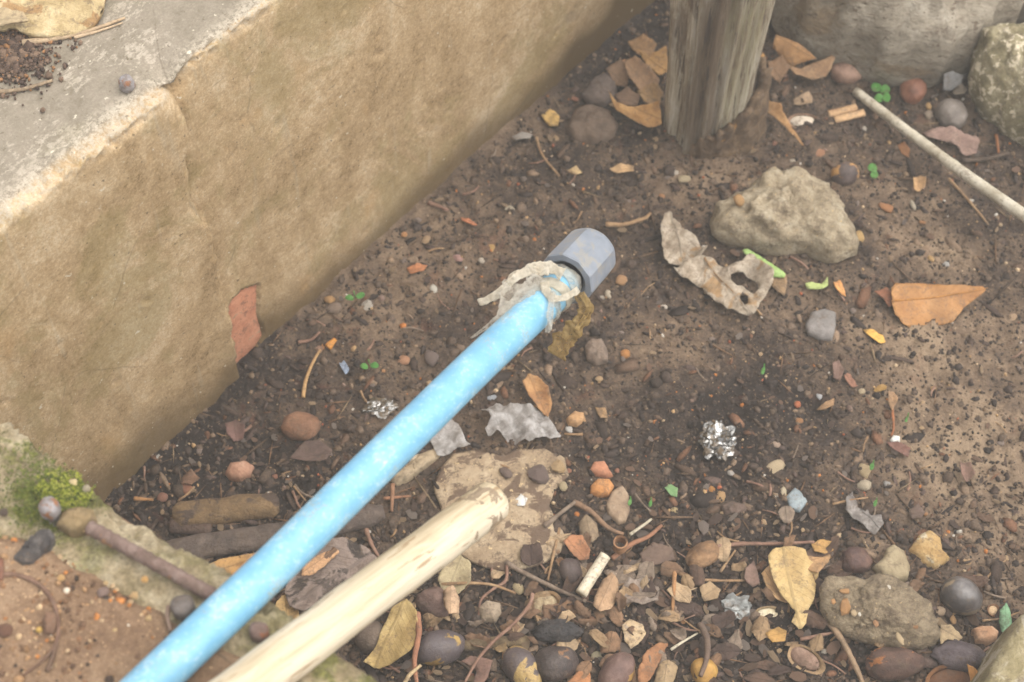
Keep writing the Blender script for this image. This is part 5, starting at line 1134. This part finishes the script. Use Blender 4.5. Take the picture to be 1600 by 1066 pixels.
leaf('crumpled_leaf', [(1322, 776), (1332, 768), (1340, 790), (1356, 796), (1362, 808), (1376, 806), (1380, 820), (1368, 836), (1348, 822), (1330, 812), (1322, 796)], [(1328, 772), (1374, 828)], M((146, 138, 132), (110, 100, 96), (178, 170, 164), leaf=True, bump=.6), 'crumpled silvery grey leaf below two cream pebbles', lift=.006, wr=.006, ws=70, seed=61)
leaf('dry_leaf', [(770, 1012), (790, 1006), (796, 1018), (780, 1022)], [(770, 1014), (796, 1014)], M((150, 124, 88), leaf=True), 'tan leaf scrap above the mottled nut', lift=.005, seed=62)
leaf('dry_leaf', [(1196, 990), (1216, 980), (1230, 986), (1226, 1004), (1206, 1006)], [(1198, 996), (1228, 988)], M((190, 148, 88), leaf=True), 'ochre leaf scrap below the cream lined shell', lift=.006, seed=63)
leaf('dry_leaf', [(1092, 920), (1110, 910), (1126, 922), (1120, 938), (1100, 940)], [(1094, 934), (1122, 918)], M((168, 142, 110), leaf=True), 'tan leaf scrap above the crumpled grey foil', lift=.006, seed=64)
leaf('dry_leaf', [(1030, 954), (1052, 946), (1068, 956), (1058, 972), (1040, 972)], [(1032, 966), (1066, 954)], M((150, 126, 104), leaf=True, bump=.8), 'torn brown leaf left of the orange brown stalk', lift=.006, wr=.004, seed=65)
leaf('dry_leaf', [(930, 648-10), (946, 640), (950, 652), (938, 656)], [(930, 642), (950, 650)], M((160, 128, 92), leaf=True), 'dull tan flake right of the smooth tan stone', lift=.003, seed=66)
for k, (ol, ax_, c, lb) in enumerate([
    ([(946, 108), (968, 98), (984, 112), (980, 134), (960, 132)], [(948, 110), (980, 132)], (138, 110, 86), 'dull brown leaf at the back between wall and post'),
    ([(980, 66), (1004, 58), (1026, 70), (1020, 86), (996, 88)], [(982, 70), (1024, 82)], (150, 116, 80), 'ochre brown leaf highest in the pile left of the post'),
    ([(996, 140), (1022, 132), (1036, 146), (1030, 166), (1006, 162)], [(998, 142), (1034, 160)], (160, 128, 90), 'tan leaf just above the golden curled leaf'),
    ([(960, 150), (980, 140), (1000, 150), (996, 166), (972, 168)], [(962, 154), (998, 162)], (128, 102, 82), 'small dark leaf behind the tip of the golden curled leaf'),
    ([(1200, 96), (1222, 90), (1232, 112), (1218, 130), (1202, 120)], [(1204, 98), (1222, 126)], (136, 106, 80), 'brown leaf pressed against the right side of the post')]):
    leaf('dry_leaf', ol, ax_, M(c, leaf=True, scale=50), lb, lift=.008+.003*k, curl=.006, wr=.004, tilt=.010, seed=90+k)
HEAP = [M(c, leaf=True, scale=60, bump=.6, dust=.3) for c in ((138, 108, 84), (108, 84, 70), (172, 142, 108), (158, 138, 120), (152, 118, 90), (88, 70, 62), (204, 174, 138))]
for k in range(130):
    while True:
        x, y = rng.normal(1010, 230), rng.normal(945, 70)
        if 560 < x < 1560 and 800 < y < 1075 and y < 660+.67*x+300 and not (x < 800 and y < 1130-.44*x*1.0): break
    a0, l, b = R(0, 6.28), R(11, 30), R(.35, .75); ol = []
    for q_ in range(9):
        a = 6.283*q_/9; r = l*R(.72, 1.12); u, v = math.cos(a)*r, math.sin(a)*r*b
        ol.append((x+u*math.cos(a0)-v*math.sin(a0), y+(u*math.sin(a0)+v*math.cos(a0))*.85))
    ax_ = [(x-l*math.cos(a0), y-l*math.sin(a0)*.85), (x+l*math.cos(a0), y+l*math.sin(a0)*.85)]
    leaf('leaf_piece', ol, ax_, HEAP[k % 7], 'broken dead leaf piece matted into the heap along the lower edge', lift=R(.002, .009), curl=R(-.005, .008), bend=R(-.003, .003), wr=.003, ws=90, tilt=R(-.004, .008), seed=200+k, group='leaf pieces matted into the heap')
# living green
GL = M((150, 190, 130), (122, 166, 104), (172, 206, 150), scale=40, rough=.45, leaf=True, thin=.2)
leaf('green_leaf', [(1564, 952), (1572, 942), (1580, 956), (1582, 976), (1574, 998), (1566, 986), (1562, 968)], [(1571, 943), (1573, 998)], M((150, 196, 150), (128, 176, 132), (170, 210, 168), scale=40, rough=.45, leaf=True, thin=.2), 'smooth pale green oval leaf at the right above the kerb', lift=.010, curl=-.003, wr=.0005, seed=70)
leaf('green_leaf', [(1038, 764), (1046, 756), (1058, 766), (1058, 776), (1048, 776)], [(1042, 758), (1056, 776)], GL, 'single small green leaf with an orange tip on the soil', lift=.005, wr=.0005, seed=71)
leaf('green_pod', [(1160, 392), (1168, 389), (1196, 406), (1228, 428), (1226, 433), (1208, 430), (1180, 412)], [(1162, 391), (1228, 431)], M((166, 196, 116), (136, 170, 92), (186, 210, 140), scale=50, rough=.5), 'flat green pod under the sandstone rock', 'pod', lift=.008, curl=-.004, wr=.0006, solid=.002, seed=72)
leaf('green_pod', [(1258, 444), (1268, 442), (1284, 445), (1292, 436), (1294, 446), (1284, 454), (1262, 452)], [(1260, 448), (1292, 444)], M((176, 188, 120), (150, 160, 100)), 'bent yellowish green pod scrap below the sandstone rock', 'pod', lift=.005, solid=.0015, seed=73)
GS2 = M((106, 170, 84), (82, 142, 64), (136, 190, 108), scale=60, rough=.5, thin=.25, leaf=True)
def seedling(px, py, leaves, label):
    g = G(px, py); o = empty('seedling', g); s = S(px, py)
    V, F = tube([g, g+Vector((.0005, 0, .006)), g+Vector((0, .0005, .011))], .0006, 6); mesh('stem', V, F, GS2, o, origin=g)
    for (dx, dy, w_, h_, a) in leaves:
        n = 14; ol = []
        for k in range(n):
            t = 6.283*k/n; x, y = math.cos(t)*w_/2, math.sin(t)*h_/2; ol.append((px+dx+x*math.cos(a)-y*math.sin(a), py+dy+x*math.sin(a)+y*math.cos(a)))
        lf = leaf('leaf', ol, [ol[0], ol[n//2]], GS2, None, z0=g.z+.011, curl=.0012, wr=.0004, grid=.0018, solid=.0005, parent=o, n=24, tilt=R(-.003, .004), bend=R(-.001, .002))
    T(o, label, 'seedling')
seedling(1376, 146, [(-7, -8, 16, 14, .3), (7, -6, 16, 14, -.3), (-3, 8, 14, 14, .2), (8, 8, 14, 14, -.3)], 'green seedling of four round leaves beside the cane tip')
seedling(1363, 268, [(0, -5, 15, 13, .5), (3, 6, 12, 12, -.4)], 'small green seedling right of the dark tan patched nut')
seedling(554, 466, [(-8, 0, 14, 9, .2), (9, -3, 15, 9, -.4)], 'two leaved seedling close to the wall foot')
seedling(577, 573, [(-8, 0, 13, 9, .3), (8, -1, 14, 10, -.1)], 'two leaved seedling nearest the blue pipe')
for (x, y, r_, lb) in [(1192, 580, 10, 'tiny green sprout in the middle of the bare soil'), (1362, 730, 10, 'tiny green sprout behind the cream pebble'), (1367, 788, 9, 'tiny green sprout beside the crumpled silvery leaf'), (984, 796-10, 9, 'tiny green sprout at the flat grey brown stone'), (1416, 656, 8, 'tiny green sprout right of the thin rusty stalk'), (1016, 788, 9, 'thin dark green blade near the orange tipped leaf')]:
    seedling(x, y, [(0, 0, r_*.6, r_*1.2, .3)], lb)

# ------------------------------------------------------------------ litter of people: foil and plastic
def foil_mat():
    m = NT('foil'); co = m.coords(rand=False); f = m.noise(co, 130, 4, .6)
    m.put(m.b.inputs['Base Color'], m.mix(m.step(f, .50, .60), lin((140, 138, 136), 1), lin((92, 78, 62), 1)))
    m.put(m.b.inputs['Metallic'], m.math('SUBTRACT', 1.0, m.step(f, .50, .60))); m.b.inputs['Roughness'].default_value = .14; m.bump(m.noise(co, 300, 3), .4, .002); return m.m
FOIL = foil_mat()
def crumple(px, py, wpx, hpx, mat, label, name='foil', cat='foil', amp=.5, seed=1, sub=3, z=.5):
    g = G(px, py); s = S(px, py); bm = bmesh.new(); bmesh.ops.create_icosphere(bm, subdivisions=sub, radius=1)
    a, b = wpx*s/2, hpx*s/2*1.1; V = []
    for v in bm.verts:
        k = .82+amp*(abs(n3(v.co, 1.7, seed))*1.2-.35)+amp*.55*(abs(n3(v.co, 3.6, seed+3))-.2)-amp*.22*abs(n3(v.co, 8, seed+4))
        V.append(g+Vector((v.co.x*k*a, v.co.y*k*b, v.co.z*k*min(a, b)*z+min(a, b)*z*.7)))
    F = [tuple(w_.index for w_ in f.verts) for f in bm.faces]; bm.free()
    o = mesh(name, V, F, mat, origin=g, smooth=False); T(o, label, cat); return o
crumple(1120, 694, 74, 68, FOIL, 'crumpled ball of shiny silver foil on the bare soil', seed=2, amp=.5, sub=4)
crumple(594, 640, 66, 34, FOIL, 'crumpled silver foil partly behind the blue pipe', seed=7, amp=.5, sub=4)
GFO = M((160, 162, 160), (118, 118, 116), (196, 198, 196), scale=90, rough=.4, bump=.6, bs=160, metal=.5)
crumple(1150, 952, 62, 46, GFO, 'crumpled dull grey foil right of the leaf litter heap', seed=11, amp=.5, z=.45)
PL = TM('clear_film', (244, 240, 238), (196, 188, 182), .86, .2)
leaf('plastic_wrapper', [(752, 640), (764, 630), (790, 632), (824, 625), (838, 628), (852, 644), (872, 670), (878, 680), (850, 684), (812, 688), (790, 682), (778, 672), (764, 680), (758, 668), (768, 656)], [(754, 644), (876, 680)], PL, 'dirty translucent plastic wrapper right of the blue pipe', 'wrapper', lift=.012, curl=-.008, wr=.011, ws=75, solid=.0005, seed=81, grid=.0022)
leaf('plastic_scrap', [(672, 690), (690, 664), (704, 656), (716, 668), (724, 684), (736, 698), (714, 698), (700, 708), (684, 710)], [(700, 658), (700, 708)], PL, 'smaller clear plastic scrap touching the lower side of the pipe', 'plastic', lift=.010, wr=.008, ws=55, solid=.0005, seed=82, grid=.0022)
pebble(770, 623, 15, M((176, 180, 186)), 'bluish grey chip above the plastic wrapper', hpx=11)
leaf('plastic_scrap', [(804, 782), (814, 774), (824, 780), (820, 792), (808, 792)], [(804, 784), (824, 784)], M((226, 224, 220), (190, 186, 180)), 'white shell scrap right of the pale stick tip', 'shell', lift=.006, curl=.003, seed=83)
leaf('blue_scrap', [(530, 568), (538, 566), (546, 580), (540, 586)], [(532, 566), (543, 586)], M((150, 164, 186), (126, 140, 160)), 'tiny bluish strip on the soil left of the pipe', 'scrap', lift=.003, seed=84)

# ------------------------------------------------------------------ pebbles one can point at
for (x, y, w_, h_, c, lb) in [
    (247, 718, 13, 16, (232, 230, 224), 'white round pebble at the near end of the wall foot'), (292, 765, 22, 16, (178, 116, 88), 'reddish pebble left of the rotten wood'), (253, 777, 16, 14, (164, 112, 90), 'dull red pebble beside the short tan stalk'),
    (515, 468, 18, 13, (206, 156, 96), 'orange pebble touching the wall foot'), (522, 481, 26, 18, (152, 130, 112), 'grey brown pebble under the orange one at the wall foot'), (574, 479, 18, 17, (204, 196, 184), 'whitish pebble right of the wall seedling'), (596, 466, 12, 11, (160, 130, 118), 'small pinkish pebble above the whitish one'),
    (677, 451, 14, 12, (232, 228, 214), 'bright white pebble left of the torn tape'), (716, 403, 18, 12, (196, 150, 142), 'pink pebble near the middle of the soil'), (752, 407, 12, 10, (220, 206, 188), 'cream pebble right of the pink one'), (768, 388, 11, 13, (214, 172, 104), 'yellow pebble above the torn tape'), (777, 399, 9, 9, (206, 196, 164), 'pale pebble under the yellow one'),
    (665, 375, 12, 14, (190, 156, 116), 'tan pebble beside the reddish soil patch'), (797, 327, 14, 10, (208, 196, 172), 'pale pebble above the torn tape in the far soil'), (633, 410, 18, 14, (134, 116, 108), 'mauve grey pebble on the reddish soil patch'),
    (630, 563, 19, 14, (206, 150, 112), 'salmon pebble close above the blue pipe'), (674, 560, 24, 21, (124, 108, 102), 'grey round pebble almost touching the blue pipe'), (561, 538, 12, 11, (190, 150, 112), 'small tan pebble between the two seedlings'), (498, 546, 14, 12, (170, 132, 108), 'pinkish tan pebble at the end of the curved straw'),
    (890, 672, 11, 12, (242, 240, 236), 'small pure white pebble below the smooth tan stone'), (977, 553, 16, 13, (210, 140, 70), 'bright orange pebble right of the soil lump'), (936, 592, 13, 8, (206, 170, 124), 'small tan chip below the soil lump'), (951, 460, 14, 14, (222, 208, 184), 'cream pebble right of the grey cap'), (970, 438, 17, 16, (200, 152, 104), 'tan chip right of the grey cap'),
    (1210, 731, 32, 18, (220, 196, 158), 'cream flat pebble between the foil ball and the glassy flake'), (1351, 736, 21, 20, (216, 190, 146), 'upper cream square pebble above the silvery leaf'), (1350, 758, 24, 17, (214, 198, 170), 'lower cream pebble above the silvery leaf'), (1387, 758, 14, 11, (188, 184, 180), 'pale grey pebble right of the cream pair'),
    (1212, 694, 17, 10, (200, 172, 150), 'pinkish cream pebble right of the foil ball'), (1246, 632, 11, 10, (206, 112, 66), 'small brick red pebble in the middle of the dark soil'), (1280, 620, 10, 9, (206, 208, 212), 'little white pebble beside the two pointed scrap'), (1346, 612, 11, 9, (208, 186, 150), 'small cream pebble left of the upright tan scrap'), (1376, 607, 19, 9, (196, 150, 76), 'yellow brown flat pebble left of the upright tan scrap'),
    (1224, 768, 11, 14, (238, 220, 186), 'cream white chip left of the glassy flake'), (1141, 739, 13, 8, (206, 198, 190), 'pale chip just below the foil ball'), (1125, 777, 14, 18, (214, 170, 116), 'tan pebble above the squared wood chip'), (1112, 766, 14, 12, (206, 140, 66), 'orange pebble above the squared wood chip'),
    (1507, 876, 19, 17, (200, 162, 116), 'tan round pebble right of the orange tan stone'), (1530, 907, 21, 20, (186, 152, 112), 'tan chip above right of the shiny dark nut'), (1485, 855, 11, 9, (214, 184, 138), 'pale yellow chip above the shiny dark nut'), (1540, 861, 12, 7, (216, 160, 70), 'orange yellow chip at the right in the soil'),
    (1464, 940, 9, 15, (206, 148, 74), 'orange pebble left of the shiny dark nut'), (1468, 955, 16, 14, (206, 178, 148), 'cream pebble below the left side of the shiny nut'), (1488, 968, 10, 16, (204, 156, 104), 'tan upright pebble under the shiny dark nut'), (1430, 914, 20, 15, (150, 124, 100), 'brown pebble right of the khaki stone'),
    (809, 918, 23, 16, (214, 192, 146), 'cream seed at the end of the thin straight twig'), (1054, 798, 12, 10, (206, 182, 130), 'pale ochre bit right of the flat grey brown stone'), (934, 1026, 22, 15, (196, 184, 150), 'pale greenish pebble right of the dark shiny nut'), (880, 760, 14, 14, (206, 186, 146), 'pale pebble on the right edge of the pale mortar patch'), (873, 730, 20, 18, (204, 170, 124), 'tan pebble on the far right end of the pale mortar patch'),
    (842, 742, 30, 26, (116, 98, 92), 'dark grey lump lying on the pale mortar patch'), (790, 738, 26, 14, (126, 106, 98), 'brown chip in the middle of the pale mortar patch'), (1342, 370, 16, 16, (218, 176, 110), 'yellow pebble at the right end of the sandstone rock'), (1154, 312, 20, 16, (214, 164, 104), 'orange pebble lying on the left shoulder of the sandstone rock'),
    (1451, 180-14, 13, 12, (214, 170, 110), 'small yellow pebble between the reddish and grey nuts'), (1452, 180, 16, 14, (176, 158, 136), 'pale lump left of the grey nut'), (1280, 240, 17, 14, (186, 130, 92), 'orange pebble behind the sandstone rock'), (1385, 325, 24, 13, (190, 128, 78), 'orange brown flat pebble right of the sandstone rock'), (1426, 320, 9, 16, (200, 186, 164), 'pale chip in the far right soil'),
    (1068, 280, 20, 12, (206, 186, 150), 'cream flat chip left behind the sandstone rock'), (1240, 252, 14, 8, (206, 194, 174), 'whitish chip on the soil behind the sandstone rock'), (1100, 238, 15, 10, (196, 140, 100), 'orange chip below the post'), (1368, 178+4, 10, 12, (190, 152, 122), 'tan chip below the splinters by the cane'),
    (1450, 492, 10, 10, (214, 178, 122), 'yellow pebble under the smooth orange leaf'), (1472, 500-6, 0, 0, (0, 0, 0), None), (1478, 414, 12, 11, (206, 204, 200), 'whitish pebble above the smooth orange leaf'), (1454, 404, 11, 10, (210, 168, 106), 'yellow tan pebble left of the whitish one'), (1582, 497, 14, 12, (200, 166, 130), 'pale tan pebble right of the smooth orange leaf')]:
    if not lb: continue
    sf = (lambda a, b: P(a, b, gz(P(a, b).x, P(a, b).y)+.040)) if 'left shoulder' in lb else (lambda a, b: P(a, b, G(a, b).z+.006)) if 'mortar patch' in lb else None
    c = tuple(int(v*.80+.20*q_) for v, q_ in zip(c, (112, 96, 82)))
    pebble(x, y, w_, M(c, scale=150, rough=.6, bump=.4, bs=400, spec=.4), lb, hpx=h_, surf=sf, shape=random.randrange(6))

# ------------------------------------------------------------------ the many small pieces lying about, each its own object
def spots(n, dens, x0=-10, x1=1610, y0=0, y1=1070):
    out = []
    while len(out) < n:
        px, py = R(x0, x1), R(y0, y1); g = G(px, py)
        if in_pit(g.x, g.y, .012) and random.random() < dens(np.array(px), np.array(py)) and not (py > 650+.67*px-10): out.append((px, py))
    return out
def where(px, py):
    if py > 800: return 'in the heap along the lower edge'
    if px < 560+ (600-py)*.75 and py > 150: return 'on the dark soil by the wall'
    if py < 230: return 'by the post and the boulder'
    if px > 1150: return 'on the open soil to the right'
    return 'on the soil in the middle'
PK = [((196, 164, 124), 'small tan pebble half sunk', 'small tan pebbles', 64), ((206, 146, 92), 'small orange pebble half sunk', 'small orange pebbles', 26),
      ((222, 212, 196), 'small whitish pebble half sunk', 'small whitish pebbles', 22), ((140, 124, 114), 'small grey brown pebble half sunk', 'small grey brown pebbles', 60), ((172, 116, 92), 'small reddish pebble half sunk', 'small reddish pebbles', 30)]
for c, lb, gr, n in PK:
    mt = [M(tuple(min(255, int(v*k*.8+.2*q_)) for v, q_ in zip(c, (112, 96, 82))), scale=150, rough=.65, bump=.4, bs=400) for k in (.88, 1.0, 1.06)]
    for (x, y) in spots(n, lambda a, b: .75): pebble(x, y, R(6, 12), random.choice(mt), lb+' '+where(x, y), hpx=R(5, 10), group=gr+' '+where(x, y), lift=-.05)
FL = [((92, 75, 66), 'small dark brown bark flake in the litter', 'dark bark flakes in the litter', 210), ((128, 101, 83), 'small reddish brown bark flake in the litter', 'reddish bark flakes in the litter', 150), ((172, 146, 116), 'small tan leaf scrap in the litter', 'tan leaf scraps in the litter', 150), ((138, 124, 114), 'small grey leaf scrap in the litter', 'grey leaf scraps in the litter', 120)]
for c, lb, gr, n in FL:
    protos = []
    for v_ in range(6):
        ol = []; k0 = random.randrange(6, 10); asp = R(.35, .75)
        for k in range(k0): a = 6.283*k/k0; r = R(.65, 1.1); ol.append((math.cos(a)*r, math.sin(a)*r*asp))
        kk = R(.85, 1.12); mt = M(tuple(min(255, int(v*kk)) for v in c), scale=110, bump=.7, bs=300)
        V = [Vector((a, b, .10*n3((a, b, v_), 1.4, v_)+.16*b*b)) for a, b in ol]+[Vector((a*.5, b*.5, .08+.10*n3((a, b, v_), 1.1, v_))) for a, b in ol]+[Vector((0, 0, .07))]
        V += [q-Vector((0, 0, .09)) for q in V[:k0]]; F = []
        for k in range(k0):
            k2 = (k+1) % k0; F += [(k, k2, k0+k2, k0+k), (k0+k, k0+k2, 2*k0), (k2, k, 2*k0+1+k, 2*k0+1+k2)]
        F.append(tuple(reversed(range(2*k0+1, 3*k0+1))))
        me = bpy.data.meshes.new('flake'); me.from_pydata([tuple(q) for q in V], [], F); me.materials.append(mt); protos.append(me)
    leafy = 'leaf' in lb
    for (x, y) in spots(n, dens_lit):
        g = G(x, y); s = S(x, y)*R(5, 17 if y > 800 else 9); o = bpy.data.objects.new('leaf_scrap' if leafy else 'bark_flake', random.choice(protos)); link(o)
        o.location = (g.x, g.y, g.z+.0015+R(0, .003)); o.scale = (s, s, s*R(.7, 1.2)); o.rotation_euler = (R(-.35, .35), R(-.35, .35), R(0, 6.28)); T(o, lb.replace(' in the litter', '')+' lying '+where(x, y), 'leaf scrap' if leafy else 'bark flake', gr.replace(' in the litter', '')+' '+where(x, y))
for mt, lb, gr, n in [(TW2, 'short thin tan twig in the litter', 'short tan twigs in the litter', 60), (TW3, 'short thin brown twig in the litter', 'short brown twigs in the litter', 60), (TW1, 'short thin grey twig in the litter', 'short grey twigs in the litter', 30)]:
    for (x, y) in spots(n, dens_lit):
        a = R(0, 6.28); l = R(9, 34 if y > 760 else 20); b = a+R(-.5, .5); w_ = R(2, 5)
        pts = [(x, y, .0015), (x+l*math.cos(a), y+l*math.sin(a)*.85, R(.002, .005)), (x+l*math.cos(a)+l*.8*math.cos(b), y+l*math.sin(a)*.85+l*.8*math.sin(b)*.85, .002)]
        g = P(*pts[2][:2])
        if in_pit(g.x, g.y, .006): twig(pts, w_, mt, 'twig', lb.replace(' in the litter', '')+' lying '+where(x, y), group=gr.replace(' in the litter', '')+' '+where(x, y))
